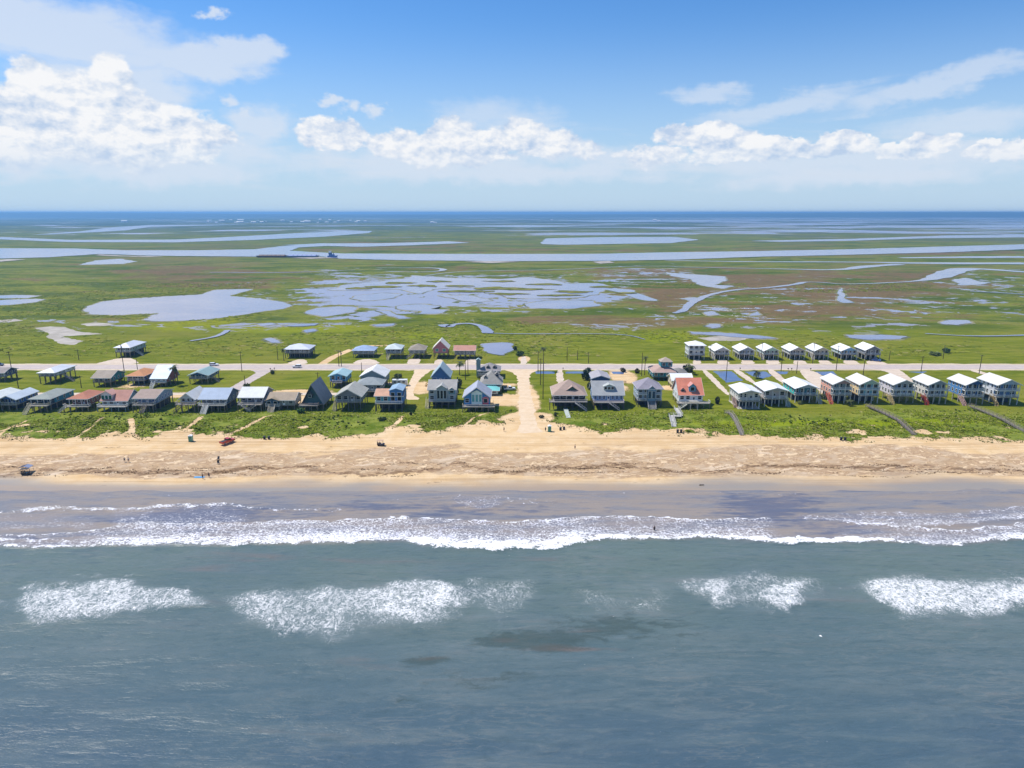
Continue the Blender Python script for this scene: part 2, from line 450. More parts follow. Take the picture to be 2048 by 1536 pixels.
# grass of the lawns, the dunes and the marsh
lush, brown, zone = g.attr('lush'), g.attr('brown'), g.attr('zone')
gr = g.mix(n_str.ss(0.34, 0.66), (0.100, 0.130, 0.006), (0.190, 0.200, 0.022))
gr = g.mix((n_big.ss(0.46, 0.64)) * 0.6, gr, (0.205, 0.190, 0.032))
gr = g.mix((lush + (n_mid - 0.5) * 1.6).ss(0.35, 0.95) * 0.85, gr, (0.190, 0.225, 0.005))
dn = g.mix(n_mid.ss(0.38, 0.62), (0.095, 0.140, 0.010), (0.210, 0.235, 0.040))
dn = g.mix(n_fine.ss(0.55, 0.72) * 0.6, dn, (0.31, 0.265, 0.125))
dn = g.mix((lush + (n_mid - 0.5) * 1.8).ss(0.45, 0.95) * 0.75, dn, (0.205, 0.250, 0.002))
gr = g.mix(zone, gr, dn)
mfar = (Y.ss(430.0, 520.0))
mh = g.noise(g.vec('MULTIPLY', p2, (0.006, 0.016, 1)), 1.0, 9.0, 0.66, 0.9)
mar = g.mix(mh.ss(0.38, 0.60), (0.066, 0.102, 0.010), (0.185, 0.200, 0.020))
mar = g.mix((n_huge * 0.6 + mh * 0.4).ss(0.49, 0.58) * 0.65, mar, (0.165, 0.140, 0.050))
mar = g.mix((n_huge * 0.5 + n_big * 0.5).ss(0.47, 0.38) * 0.5, mar, (0.048, 0.078, 0.020))
mar = g.mix((brown * 1.0 + (mh - 0.5) * 3.6 + (n_big - 0.5) * 2.6 - 0.16).ss(0.1, 0.85), mar, (0.165, 0.108, 0.052))
mar = g.mix((lush + (n_big - 0.5) * 2.0).ss(0.35, 1.0) * 0.9, mar, (0.235, 0.245, 0.006))
mf1 = g.noise(g.vec('MULTIPLY', p2, (0.035, 0.075, 1)), 1.0, 6.0, 0.68, 1.2)
mar = g.mix((mf1 - 0.5).abs().ss(0.0, 0.035, 1.0, 0.0) * 0.55, mar, (0.052, 0.068, 0.022))
mar = g.mix(mf1.ss(0.60, 0.72) * 0.6 * brown.clamp(), mar, (0.085, 0.058, 0.036))
mar = g.mix(mf1.ss(0.42, 0.30) * 0.45, mar, (0.215, 0.205, 0.075))
mar = g.mix((mf1 - 0.42).abs().ss(0.0, 0.020, 1.0, 0.0) * 0.40, mar, (0.235, 0.225, 0.105))
mar = g.mix(n_str.ss(0.56, 0.70) * 0.45, mar, (0.060, 0.080, 0.024))
mar = g.mix((n_huge.ss(0.50, 0.62)) * Y.ss(1200.0, 2600.0) * 0.7, mar, (0.050, 0.085, 0.035))
mar = g.mix((g.noise(g.vec('MULTIPLY', p2, (0.00025, 0.0011, 1)), 1.0, 6.0, 0.6)).ss(0.36, 0.56) * Y.ss(2200.0, 5000.0) * 0.85, mar, (0.034, 0.058, 0.034))
gr = g.mix(mfar, gr, mar)
# sandy wear showing through
gr = g.mix((n_mid * 0.6 + n_fine * 0.4).ss(0.60, 0.70) * 0.30 * (1.0 - mfar), gr, (0.34, 0.27, 0.15))
sand = g.attr('sand')
sm = (sand + (n_fine - 0.5) * 0.55 + (n_mid - 0.5) * 0.55).ss(0.42, 0.58)
base = g.mix(sm, gr, sand_c)
# standing water too small to outline
pool = g.attr('pool')
pw = g.noise(g.vec('MULTIPLY', p2, (0.011, 0.017, 1)), 1.0, 6.0, 0.58, 1.6)
pf = g.noise(g.vec('MULTIPLY', p2, (0.0012, 0.0030, 1)), 1.0, 7.0, 0.62, 0.6)
pw = pw * 0.55 + g.noise(g.vec('MULTIPLY', p2, (0.040, 0.055, 1)), 1.0, 5.0, 0.62, 1.8) * 0.45 + 0.012
pw2 = (pw * (1.0 - Y.ss(1600.0, 2600.0))) + pf * Y.ss(1600.0, 2600.0)
pm = (pw2 + pool * 0.21 - 0.672).ss(0.0, 0.012) * mfar
shore = (pw2 + pool * 0.21 - 0.660).ss(0.0, 0.010) * mfar
base = g.mix(shore * 0.7, base, (0.24, 0.215, 0.13))
base = g.mix(pm, base, (0.265, 0.262, 0.325))
g.put(b.inputs['Base Color'], base)
rough = 0.95 - wet * 0.62
rough = rough * (1.0 - pm) + pm * 0.24
g.put(b.inputs['Roughness'], rough)
g.put(b.inputs['Specular IOR Level'], 0.02 + pm * 0.48 + wet * 0.38)
hgt = n_fine * 0.30 + n_mid * 0.9 * (1.0 - sm) + ruf * 0.7 * mott * sm + n_big * 1.5 * mfar + n_str * 0.8 * (1.0 - sm)
g.put(b.inputs['Normal'], g.bump(hgt * (1.0 - pm) * (1.0 - wet), 0.55, 1.2))
ground = link('ground', grid_mesh('ground', gx, gy, ground_z, ground_attr), mat=mg)
prop(ground, kind='structure')

# ------------------------------------------------------------------ sea
SEA = -1.2
# foam bands: upper edge, lower edge (px polylines), weight, kind of lace
FB = [
    (([-300, 0, 150, 330, 450, 560, 690], [1016, 1018, 1015, 1011, 1008, 1017, 1018]), ([-300, 0, 150, 330, 450, 560, 690], [1027, 1026, 1024, 1019, 1014, 1020, 1021]), .70, 0),
    (([-300, 0, 110, 210, 300, 420, 700, 800, 900, 1100, 1160, 1300, 1420, 1560, 1640, 1750, 1900, 2048, 2300],
      [1075, 1075, 1070, 1056, 1050, 1046, 1043, 1038, 1040, 1044, 1036, 1036, 1038, 1040, 1046, 1052, 1062, 1048, 1040]),
     ([-300, 0, 110, 210, 300, 420, 560, 700, 800, 900, 1100, 1160, 1300, 1420, 1560, 1640, 1750, 1900, 2048, 2300],
      [1096, 1094, 1092, 1088, 1089, 1092, 1089, 1083, 1083, 1088, 1094, 1080, 1076, 1077, 1080, 1082, 1084, 1089, 1076, 1070]), .92, 1),
    (([800, 900, 1000, 1100, 1180], [1076, 1080, 1082, 1080, 1076]), ([800, 900, 1000, 1100, 1180], [1082, 1098, 1104, 1100, 1084]), .95, 0),
    (([-300, 0, 110, 240, 300], [1076, 1078, 1078, 1074, 1070]), ([-300, 0, 110, 240, 300], [1084, 1086, 1086, 1086, 1082]), .7, 0),
    (([1180, 1300, 1500, 1580, 1700, 1800], [1071, 1071, 1073, 1074, 1076, 1080]), ([1180, 1300, 1500, 1580, 1700, 1800], [1080, 1079, 1081, 1088, 1086, 1088]), 1.0, 0),
    (([1590, 1700, 1800, 1900, 2048, 2300], [1030, 1026, 1026, 1030, 1014, 1010]), ([1590, 1700, 1800, 1900, 2048, 2300], [1036, 1048, 1056, 1050, 1036, 1030]), .55, 1),
    (([1000, 1060, 1120], [994, 996, 998]), ([1000, 1060, 1120], [1006, 1008, 1004]), .5, 0),
    (([900, 960, 1010], [993, 993, 994]), ([900, 960, 1010], [1006, 1018, 1008]), .42, 1),
    (([220, 300, 420, 500], [1018, 1012, 1010, 1026]), ([220, 300, 420, 500], [1052, 1056, 1046, 1042]), .42, 1),
    (([-300, 0, 100, 200], [1026, 1030, 1032, 1034]), ([-300, 0, 100, 200], [1062, 1060, 1058, 1056]), .34, 1),
    (([1180, 1260, 1400, 1560, 1640], [988, 985, 986, 984, 987]), ([1180, 1260, 1400, 1560, 1640], [990, 987, 988, 986, 989]), .5, 0),
    (([1700, 1800, 1960, 2100], [986, 985, 983, 982]), ([1700, 1800, 1960, 2100], [988, 987, 986, 984]), .45, 0),
    (([700, 860, 1000, 1130], [1002, 998, 994, 999]), ([700, 860, 1000, 1130], [1004, 1000, 997, 1001]), .55, 0),
    (([200, 330, 520], [992, 989, 993]), ([200, 330, 520], [994, 991, 995]), .45, 0),
    # outer breakers
    (([20, 70, 200, 330, 420], [1190, 1172, 1164, 1172, 1192]), ([20, 70, 120, 200, 330, 420], [1222, 1246, 1238, 1230, 1218, 1204]), .84, 2),
    (([10, 120, 420], [1170, 1158, 1176]), ([10, 120, 420], [1236, 1252, 1212]), .34, 3),
    (([600, 660, 760, 880, 935], [1190, 1172, 1168, 1164, 1176]), ([600, 660, 760, 880, 935], [1228, 1244, 1244, 1236, 1206]), .90, 2),
    (([440, 520, 640, 760, 900, 960], [1190, 1176, 1172, 1172, 1170, 1176]), ([440, 520, 560, 640, 700, 760, 830, 900, 960], [1226, 1250, 1270, 1292, 1284, 1262, 1258, 1240, 1206]), .66, 3),
    (([900, 1000, 1110], [1160, 1156, 1166]), ([900, 1000, 1110], [1240, 1246, 1216]), .42, 3),
    (([1392, 1420, 1470, 1492], [1166, 1152, 1152, 1164]), ([1392, 1430, 1470, 1492], [1178, 1212, 1216, 1190]), .95, 2),
    (([1512, 1540, 1600, 1626], [1172, 1164, 1160, 1166]), ([1512, 1540, 1575, 1600, 1626], [1180, 1200, 1222, 1208, 1186]), .95, 2),
    (([1340, 1480, 1660], [1160, 1140, 1156]), ([1340, 1480, 1660], [1186, 1228, 1204]), .48, 3),
    (([1120, 1200, 1380], [1176, 1180, 1170]), ([1120, 1200, 1380], [1206, 1226, 1230]), .28, 3),
    (([1712, 1760, 1850, 1960, 2048, 2300], [1172, 1160, 1158, 1164, 1170, 1176]), ([1712, 1760, 1820, 1900, 1990, 2048, 2300], [1184, 1204, 1232, 1228, 1226, 1208, 1214]), .98, 2),
    (([1700, 1850, 2048, 2300], [1156, 1150, 1156, 1160]), ([1700, 1850, 2048, 2300], [1196, 1236, 1232, 1226]), .45, 3),
    (([100, 200, 300], [1140, 1146, 1148]), ([100, 200, 300], [1150, 1154, 1156]), .30, 3),
    (([-300, 20, 60], [1196, 1196, 1200]), ([-300, 20, 60], [1216, 1216, 1212]), .30, 3),
    (([1330, 1348, 1366], [1303, 1301, 1305]), ([1330, 1348, 1366], [1308, 1308, 1309]), .75, 4),
    (([1628, 1648, 1664], [1285, 1284, 1288]), ([1628, 1648, 1664], [1289, 1289, 1291]), .8, 0),
    (([390, 480, 560, 620], [1337, 1334, 1334, 1340]), ([390, 480, 560, 620], [1346, 1342, 1342, 1346]), .30, 4),
    (([800, 880, 960, 1030, 1140], [1334, 1330, 1330, 1326, 1312]), ([800, 880, 960, 1030, 1140], [1356, 1354, 1350, 1336, 1322]), .34, 4),
    (([1240, 1256, 1270], [1452, 1450, 1453]), ([1240, 1256, 1270], [1456, 1456, 1457]), .8, 4),
    (([1294, 1306, 1318], [1434, 1433, 1435]), ([1294, 1306, 1318], [1438, 1438, 1438]), .8, 4),
    (([1346, 1356, 1368], [1431, 1430, 1433]), ([1346, 1356, 1368], [1436, 1435, 1437]), .8, 4),
]

def foam_fields(u, v, X, Y):
    n1, n2, n3 = fbm(X * .10, Y * .16, 51), fbm(X * .42, Y * .6, 52), fbm(X * .11, Y * .17, 53)
    out = sstep(v, 1105, 1130) * .62
    v = v + (n1 - .5) * (14 + 26 * out) + (n2 - .5) * (9 + 8 * out)
    u = u + out * ((n3 - .5) * 90 + (n2 - .5) * 30)
    crisp = np.zeros(u.shape); lace = np.zeros(u.shape); strand = np.zeros(u.shape); speck = np.zeros(u.shape)
    for (ux, uy), (lx, ly), w, kind in FB:
        top = np.interp(u, ux, uy); bot = np.interp(u, lx, ly)
        t = (v - top) / np.maximum(bot - top, 1.0)
        ins = np.clip(np.minimum(t * (bot - top), (1 - t) * (bot - top)) / 4.0 + 0.5, 0, 1) if kind in (0, 1) else sstep(t, -.12, .25) * (1 - sstep(t, .62, 1.12))
        lo, hi = min(ux), max(ux)
        fd = {2: 45, 3: 70}.get(kind, 18); xs = sstep(u, lo - fd * .3, lo + fd) * (1 - sstep(u, hi - fd, hi + fd * .3))
        if kind == 0: crisp = np.maximum(crisp, ins * w * xs)
        elif kind == 1:
            e = np.maximum(np.exp(-((v - top) / 2.2) ** 2), np.exp(-((bot - v) / 3.2) ** 2) * 1.0)
            crisp = np.maximum(crisp, e * xs * w * .95)
            if FB[1][0][0] is ux:
                w = np.interp(u, [0, 120, 220, 300, 420, 500, 700, 860, 1000, 1150, 1200, 1400, 1530, 1570, 1660, 1720, 1900, 2048], [.42, .40, .70, .85, .78, .80, .88, .70, .62, .84, .56, .66, .60, .12, .16, .42, .66, .85])
                crisp = crisp * np.where((u > 1540) & (u < 1690) & (v < 1066), .4, 1)
            lace = np.maximum(lace, ins * w * xs * (.55 + .45 * sstep(t, .25, .9) + .25 * np.exp(-(t / .14) ** 2)))
        elif kind == 2: strand = np.maximum(strand, (sstep(t, -.25, .2) * (1 - sstep(t, .7, 1.3))) * w * xs)
        elif kind == 3: strand = np.maximum(strand, (sstep(t, -.25, .2) * (1 - sstep(t, .55, 1.25))) * w * xs)
        else: speck = np.maximum(speck, ins * w * xs)
    return crisp, lace, strand, speck

def sea_z(X, Y):
    a = sstep(Y, 195, 172)
    off = 1 - sstep(Y, 150, 172)
    z = SEA + 0.08 * np.sin(Y * 0.42 + np.sin(X * 0.021) * 1.6 + 0.5 * np.sin(X * .05)) * off
    z = z + 0.04 * np.sin(Y * 0.9 + X * 0.11 + 2 * fbm(X * .03, Y * .05, 41)) * off
    z = z + (fbm(X * 0.12, Y * 0.35, 42) - .5) * .30 * (0.25 + .75 * off)
    u, v = to_px(X, np.maximum(Y, 40), SEA)
    cr, la, st, sp = foam_fields(u, v, X, Y)
    z = z + (cr * .38 + la * .14 + st * .42) * (0.6 + .8 * fbm(X * .8, Y * .8, 43))
    lob = (fbm(X * 0.03, Y * 0.0, 45) - .5) * 9 + (fbm(X * 0.12, Y * 0.0, 46) - .5) * 3
    z = z - sstep(Y - lob, 176, 200) * 0.05
    return z

def sea_attr(X, Y, Z):
    u, v = to_px(X, np.maximum(Y, 40), SEA)
    cr, la, st, sp = foam_fields(u, v, X, Y)
    v = v + (fbm(X * .10, Y * .16, 51) - .5) * 14
    bot = np.interp(u, FB[1][1][0], FB[1][1][1])
    shallow = 1 - sstep(v - bot, -4, 7)
    blue = px_region(u, v, [(1520, 1012, 90, 26, 1.0), (1600, 1000, 60, 20, .4), (420, 1030, 130, 18, .95), (300, 1036, 110, 12, .5), (860, 1018, 260, 16, .62), (1660, 1062, 60, 16, .55), (1640, 1040, 160, 20, .3), (60, 1080, 160, 10, .45), (420, 1062, 80, 8, .5)])  # patches where sky reflected in the thin water film is painted as blue
    weed = px_region(u, v, [(1010, 1278, 80, 18, 1.0), (1110, 1284, 80, 22, .9), (1230, 1255, 180, 36, .85), (860, 1318, 70, 10, .9), (990, 1355, 190, 36, .40), (820, 1390, 70, 60, .36)])
    rust = px_region(u, v, [(1010, 1276, 36, 7, .8), (1100, 1292, 60, 8, .5), (1180, 1262, 40, 9, .4), (860, 1316, 36, 5, .5), (1180, 1298, 130, 4, .5), (700, 1330, 300, 8, .25), (1000, 1118, 400, 10, .25), (250, 1136, 250, 8, .3), (600, 1118, 300, 8, .2)])
    murk = sstep(v, 1560, 1080)
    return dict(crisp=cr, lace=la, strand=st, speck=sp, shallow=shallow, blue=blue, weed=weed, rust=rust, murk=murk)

ms, g, b = new_mat('sea_water')
p = g.pos(); X, Y, Z = g.split(p)
p2 = g.xyz(X, Y, 0.0)
w1 = g.noise(g.vec('MULTIPLY', p2, (0.035, 0.20, 1)), 1.0, 6.0, 0.62, 0.5)
w2 = g.noise(g.vec('MULTIPLY', p2, (0.30, 0.85, 1)), 1.0, 5.0, 0.62, 0.4)
w3 = g.noise(p2, 0.025, 4.0, 0.55)
wn = g.noise(p2, 0.55, 5.0, 0.68, color=True)
pw = g.vec('MULTIPLY_ADD', g.vec('SUBTRACT', wn, (0.5, 0.5, 0.5)), (3.2, 2.6, 0), p2)
deep = g.mix(g.attr('murk'), (0.058, 0.096, 0.128), (0.108, 0.148, 0.134))
deep = g.mix(w1.ss(0.42, 0.66) * 0.5, deep, (0.125, 0.160, 0.165))
wr1 = g.noise(g.vec('MULTIPLY', p2, (0.10, 0.55, 1)), 1.0, 5.0, 0.6, 0.6)
deep = g.mix((wr1 - 0.5).abs().ss(0.0, 0.04, 1.0, 0.0) * 0.35 * g.noise(p2, 0.04, 3.0).ss(0.4, 0.6), deep, (0.175, 0.185, 0.175))
deep = g.mix(wr1.ss(0.42, 0.30) * 0.35, deep, (0.045, 0.080, 0.095))
deep = g.mix(w2.ss(0.52, 0.70) * 0.30, deep, (0.150, 0.175, 0.180))
deep = g.mix(w2.ss(0.46, 0.32) * 0.30, deep, (0.040, 0.075, 0.092))
deep = g.mix(w3.ss(0.42, 0.64) * 0.35, deep, (0.060, 0.105, 0.125))
deep = g.mix((g.attr('rust') + (w1 - 0.5) * 2.0).ss(0.15, 0.9) * 0.6, deep, (0.19, 0.125, 0.10))
weedm = (g.attr('weed') + (g.noise(g.vec('MULTIPLY', pw, (0.10, 0.30, 1)), 1.0, 7.0, 0.68, 1.2) - 0.5) * 2.6 - 0.1).ss(0.28, 0.85)
deep = g.mix(weedm * 0.6, deep, (0.045, 0.066, 0.060))
sh = g.mix(w1.ss(0.38, 0.64), (0.270, 0.225, 0.190), (0.200, 0.195, 0.205))
sh = g.mix((g.attr('blue') + (wr1 - 0.5) * 2.4 + (w2 - 0.5) * 1.6 + (w1 - 0.5) * 1.6 + 0.02).ss(0.10, 1.0) * 0.75, sh, (0.082, 0.098, 0.155))  # painted sky reflection mixed into the shallow water colour
crisp, lace, strand, speck = g.attr('crisp'), g.attr('lace'), g.attr('strand'), g.attr('speck')
deep = g.mix((strand * 0.9 + (w1 - 0.5) * 0.6).ss(0.05, 0.9) * 0.55, deep, (0.235, 0.275, 0.275))
sh = g.mix((lace * 0.8).clamp() * 0.6, sh, (0.215, 0.215, 0.290))
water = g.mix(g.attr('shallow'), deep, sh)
cell = g.voro(pw, 0.62, 'DISTANCE_TO_EDGE')
cell2 = g.voro(pw, 1.45, 'DISTANCE_TO_EDGE')
pst = g.vec('MULTIPLY', pw, (1.0, 0.45, 1))
cell3 = g.voro(pst, 0.55, 'DISTANCE_TO_EDGE')
nb = g.noise(p2, 0.28, 5.0, 0.62)
nb2 = g.noise(p2, 1.6, 4.0, 0.65)
nx = g.noise(g.vec('MULTIPLY', pw, (0.55, 1.9, 1)), 1.0, 4.0, 0.65)
ng = g.noise(p2, 2.3, 3.0, 0.6)
grain = nb2 * 0.45 + nx * 0.35 + ng * 0.20
f0 = (crisp * 0.30 + (grain - 0.5) * 1.1 + (nb - 0.5) * 0.45 - 0.185).ss(0.0, 0.07)
thr = (lace + (nb - 0.5) * 0.8).clamp()
f1 = (grain + thr * 0.22 - 0.615).ss(0.0, 0.07) * lace.ss(0.02, 0.15)
f1 = f1.max((1.0 - cell.ss(0.02, 0.03 + thr * 0.08)) * thr.ss(0.15, 0.5) * 0.7)
nbl = g.noise(g.vec('MULTIPLY', p2, (0.10, 0.07, 1)), 1.0, 4.0, 0.6, 0.8)
st2 = (strand + (nb - 0.5) * 0.55 + (nbl - 0.5) * 1.1).clamp() * strand.ss(0.0, 0.12)
rs = (g.noise(g.vec('MULTIPLY', pw, (0.85, 0.34, 1)), 1.0, 3.0, 0.6, 0.8) - 0.5).abs()
rs2 = (g.noise(g.vec('MULTIPLY', pw, (1.9, 0.9, 1)), 1.0, 3.0, 0.6, 0.6) - 0.5).abs()
f2 = (1.0 - rs.min(rs2 * 1.25).ss(0.0, 0.005 + st2 * st2 * 0.072)) * st2.ss(0.12, 0.55) * 0.9
f2 = f2.max((grain + st2 * 0.24 - 0.71).ss(0.0, 0.08) * 0.95)
f3 = (speck * 0.6 + nb2 * 0.8 - 0.86).ss(0.0, 0.06) * speck.ss(0.05, 0.3)
wc = (g.noise(p2, 0.9, 5.0, 0.7) - 0.785).ss(0.0, 0.03)
foam = f0.max(f1).max(f2).max(f3).max(wc).clamp()
fcol = g.mix(g.attr('shallow') * nb.ss(0.45, 0.7) * 0.5, (0.80, 0.79, 0.78), (0.62, 0.62, 0.80))
g.put(b.inputs['Base Color'], g.mix(foam, water, fcol))
g.put(b.inputs['Roughness'], 0.30 + foam * 0.6)
b.inputs['IOR'].default_value = 1.33
b.inputs['Specular IOR Level'].default_value = 0.22
wh = w1 * 1.3 + w2 * 0.45 + g.noise(g.vec('MULTIPLY', p2, (1.2, 2.2, 1)), 1.0, 4.0, 0.6) * 0.12 + foam * 0.25
g.put(b.inputs['Normal'], g.bump(wh, 0.42, 1.0))
sx = np.concatenate([[-32000, -9000, -3000, -1200, -500, -260], np.arange(-185, 185.1, 0.7), [260, 500, 1200, 3000, 9000, 32000]])
sy = np.concatenate([[-590, -300, -100, 0, 40, 66], np.arange(78, 201, 0.45)])
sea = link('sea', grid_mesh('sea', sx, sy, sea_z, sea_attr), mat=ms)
prop(sea, kind='structure')

# ------------------------------------------------------------------ flat sheets: water bodies, roads, drives
def chaikin(pts, n=2, closed=True):
    for _ in range(n):
        out = []
        m = len(pts)
        for i in range(m if closed else m - 1):
            a, c = pts[i], pts[(i + 1) % m]
            out.append((a[0] * .75 + c[0] * .25, a[1] * .75 + c[1] * .25))
            out.append((a[0] * .25 + c[0] * .75, a[1] * .25 + c[1] * .75))
        if not closed: out = [pts[0]] + out + [pts[-1]]
        pts = out
    return pts

def ragged(pts, amp, seed):
    """break long edges up and push the new points about"""
    rr = random.Random(seed)
    out = []
    for i, a in enumerate(pts):
        c = pts[(i + 1) % len(pts)]
        L = math.hypot(c[0] - a[0], c[1] - a[1])
        n = max(1, min(10, int(L / (amp * 3))))
        for k in range(n):
            t = k / n
            out.append((a[0] + (c[0] - a[0]) * t + rr.uniform(-amp, amp), a[1] + (c[1] - a[1]) * t + rr.uniform(-amp, amp)))
    return chaikin(out, 1)

def sheet(name, pts, z, mat, parent=None):
    me = bpy.data.meshes.new(name)
    me.from_pydata([(x, y, z) for x, y in pts], [], [list(range(len(pts)))])
    me.update()
    if me.polygons[0].normal.z < 0:
        me.flip_normals()
    o = link(name, me, parent, mat)
    return prop(o, kind='structure')

mw, g, b = new_mat('marsh_water')
p = g.pos(); X, Y, Z = g.split(p); p2 = g.xyz(X, Y, 0.0)
n1 = g.noise(g.vec('MULTIPLY', p2, (0.010, 0.02, 1)), 1.0, 5.0, 0.6, 0.6)
n2 = g.noise(g.vec('MULTIPLY', p2, (0.5, 0.9, 1)), 1.0, 4.0, 0.6)
g.put(b.inputs['Base Color'], g.mix(n1.ss(0.35, 0.65), (0.275, 0.262, 0.315), (0.215, 0.217, 0.290)))
g.put(b.inputs['Roughness'], 0.12)
b.inputs['IOR'].default_value = 1.33
g.put(b.inputs['Normal'], g.bump(n2, 0.08, 0.5))

mdw, g, b = new_mat('ditch_water')
p = g.pos()
g.put(b.inputs['Base Color'], g.mix(g.noise(p, 0.15, 4.0).ss(0.35, 0.65), (0.10, 0.14, 0.26), (0.14, 0.17, 0.25)))
b.inputs['Roughness'].default_value = 0.08
b.inputs['IOR'].default_value = 1.33

mmud, g, b = new_mat('mud')
p = g.pos()
g.put(b.inputs['Base Color'], g.mix(g.noise(p, 0.08, 6.0, .65).ss(0.38, 0.62), (0.30, 0.26, 0.20), (0.42, 0.37, 0.31)))
b.inputs['Roughness'].default_value = 0.7
mbank, g, b = new_mat('marsh_bank')
p = g.pos()
g.put(b.inputs['Base Color'], g.mix(g.noise(p, 0.05, 6.0, .65).ss(0.40, 0.60), (0.070, 0.085, 0.030), (0.26, 0.235, 0.13)))
b.inputs['Roughness'].default_value = 0.9

PONDS = [
    ('lagoon', [(165, 622), (175, 612), (205, 603), (260, 597), (330, 593), (400, 589), (428, 580), (470, 578.5), (505, 578.5), (480, 586), (458, 592), (520, 597), (560, 603), (586, 611), (568, 617), (520, 624), (470, 632), (420, 638), (370, 641), (320, 643), (284, 640.5), (300, 632), (318, 626), (290, 628), (230, 630.5), (185, 629)]),
    ('pond', [(-60, 592), (40, 590), (82, 591.5), (60, 596), (-60, 598)]),
    ('pond', [(-60, 603), (50, 598), (94, 599), (70, 605), (30, 609), (-60, 613)]),
    ('lagoon', [(657, 581), (688, 571), (718, 566), (763, 562), (814, 557), (824, 550), (855, 554), (910, 557), (958, 557), (1009, 558), (1030, 555), (1060, 554), (1098, 560), (1129, 567), (1197, 567), (1231, 576), (1266, 581), (1300, 594), (1312, 601), (1283, 600), (1255, 593), (1231, 584), (1211, 578), (1197, 588), (1177, 595), (1129, 596), (1060, 598), (1012, 596), (992, 589), (968, 584), (992, 579), (1026, 581), (1064, 577), (1026, 574), (978, 576), (923, 574), (872, 578), (841, 588), (800, 578), (753, 579), (711, 581)]),
    ('pond', [(876, 591), (889, 593), (917, 600), (951, 605), (985, 601), (958, 595), (930, 590), (905, 592), (890, 588)]),
    ('pond', [(1047, 608), (1094, 601), (1183, 601), (1204, 612), (1146, 617), (1060, 617)]),
    ('pond', [(605, 627), (632, 617), (675, 613), (710, 614), (710, 624), (670, 630), (650, 634), (625, 630)]),
    ('pond', [(752, 620), (776, 621), (800, 630), (824, 637), (797, 638), (775, 629)]),
    ('pond', [(712, 592), (760, 586), (806, 588), (790, 596), (760, 600), (725, 602), (700, 597)]),
    ('pond', [(795, 612), (840, 608), (880, 612), (860, 619), (900, 620), (880, 627), (830, 629), (850, 622), (800, 620)]),
    ('pond', [(959, 688), (978, 686), (1008, 685.5), (1026, 687), (1024, 699), (1005, 711), (978, 708), (963, 697)]),
    ('pond', [(157, 530), (191, 521), (239, 517.5), (273, 523), (246, 528), (200, 529)]),
    ('pond', [(1360, 597), (1390, 595), (1408, 599), (1380, 602)]), ('pond', [(1408, 625), (1425, 622), (1440, 630), (1412, 632)]),
    ('pond', [(1411, 653), (1420, 648), (1440, 648), (1442, 655), (1425, 657)]), ('pond', [(1498, 628), (1515, 623), (1520, 630), (1500, 632)]),
    ('pond', [(1880, 645), (1900, 640), (1938, 641), (1944, 646), (1915, 650), (1885, 649)]),
    ('pond', [(1680, 575), (1695, 601), (1705, 605), (1690, 607), (1678, 604)]), ('pond', [(512, 648), (545, 646), (552, 649), (525, 653)]),
    ('pond', [(606, 661), (630, 658), (636, 662), (612, 666)]), ('pond', [(560, 651), (600, 648), (640, 647), (630, 651), (590, 653)]),
    ('pond', [(745, 650), (790, 647), (785, 652), (755, 654)]), ('pond', [(527, 678), (545, 676), (562, 686), (540, 686)]),
    ('pond', [(1375, 664), (1440, 665), (1520, 672), (1555, 677), (1520, 678), (1430, 671), (1385, 668)]),
    ('pond', [(1690, 671), (1760, 670), (1815, 673), (1800, 679), (1730, 680), (1700, 676)]),
    ('pond', [(1330, 545), (1370, 548), (1450, 553), (1455, 561), (1430, 570), (1470, 572), (1445, 578), (1400, 571), (1380, 558), (1345, 553)]),
    ('pond', [(1905, 560), (1930, 556), (1960, 563), (1985, 566), (1950, 570), (1920, 571)]),
    ('bay', [(1080, 488), (1090, 477), (1200, 474.5), (1350, 474), (1400, 480), (1340, 486.5), (1120, 490)]),
    ('bay', [(-300, 474), (0, 474), (140, 480), (350, 479.5), (480, 473), (600, 466), (700, 462), (745, 462), (740, 466), (650, 473.5), (500, 480.5), (350, 485), (140, 484.5), (0, 479), (-300, 480)]),
    ('bay', [(60, 470), (160, 463), (220, 455), (300, 450), (500, 449), (300, 454), (250, 461), (200, 464), (100, 469)]),
    ('bay', [(1500, 482), (1700, 478), (1900, 471), (2060, 470), (2060, 475), (1850, 477), (1700, 482), (1560, 484)]),
    ('bay', [(1680, 453), (1800, 451), (2060, 450), (2060, 455), (1800, 456)]), ('bay', [(1500, 462), (1620, 459), (1760, 461), (1620, 465)]),
    ('bay', [(900, 452), (1050, 450), (1200, 452), (1050, 455)]), ('bay', [(1100, 441), (1400, 440), (1500, 443), (1200, 444)]),
    ('bay', [(560, 491), (640, 487), (760, 487), (900, 483), (940, 486), (820, 491), (720, 494), (640, 492)]),
    ('waterway', [(-500, 497), (0, 497), (150, 497.5), (250, 501), (400, 501), (510, 499), (560, 493), (640, 489), (700, 490), (600, 495), (580, 502), (680, 507.5), (800, 508), (1000, 508.5), (1200, 508), (1350, 505), (1500, 503), (1700, 499), (1900, 493), (2048, 489), (2500, 484), (2500, 494), (2048, 499), (1900, 505), (1700, 510), (1500, 514.5), (1350, 520), (1200, 522.5), (1000, 523), (800, 521), (680, 518), (640, 513.5), (520, 514), (400, 513), (300, 512), (200, 508.5), (100, 515), (0, 518), (-400, 520), (-500, 508)]),
]
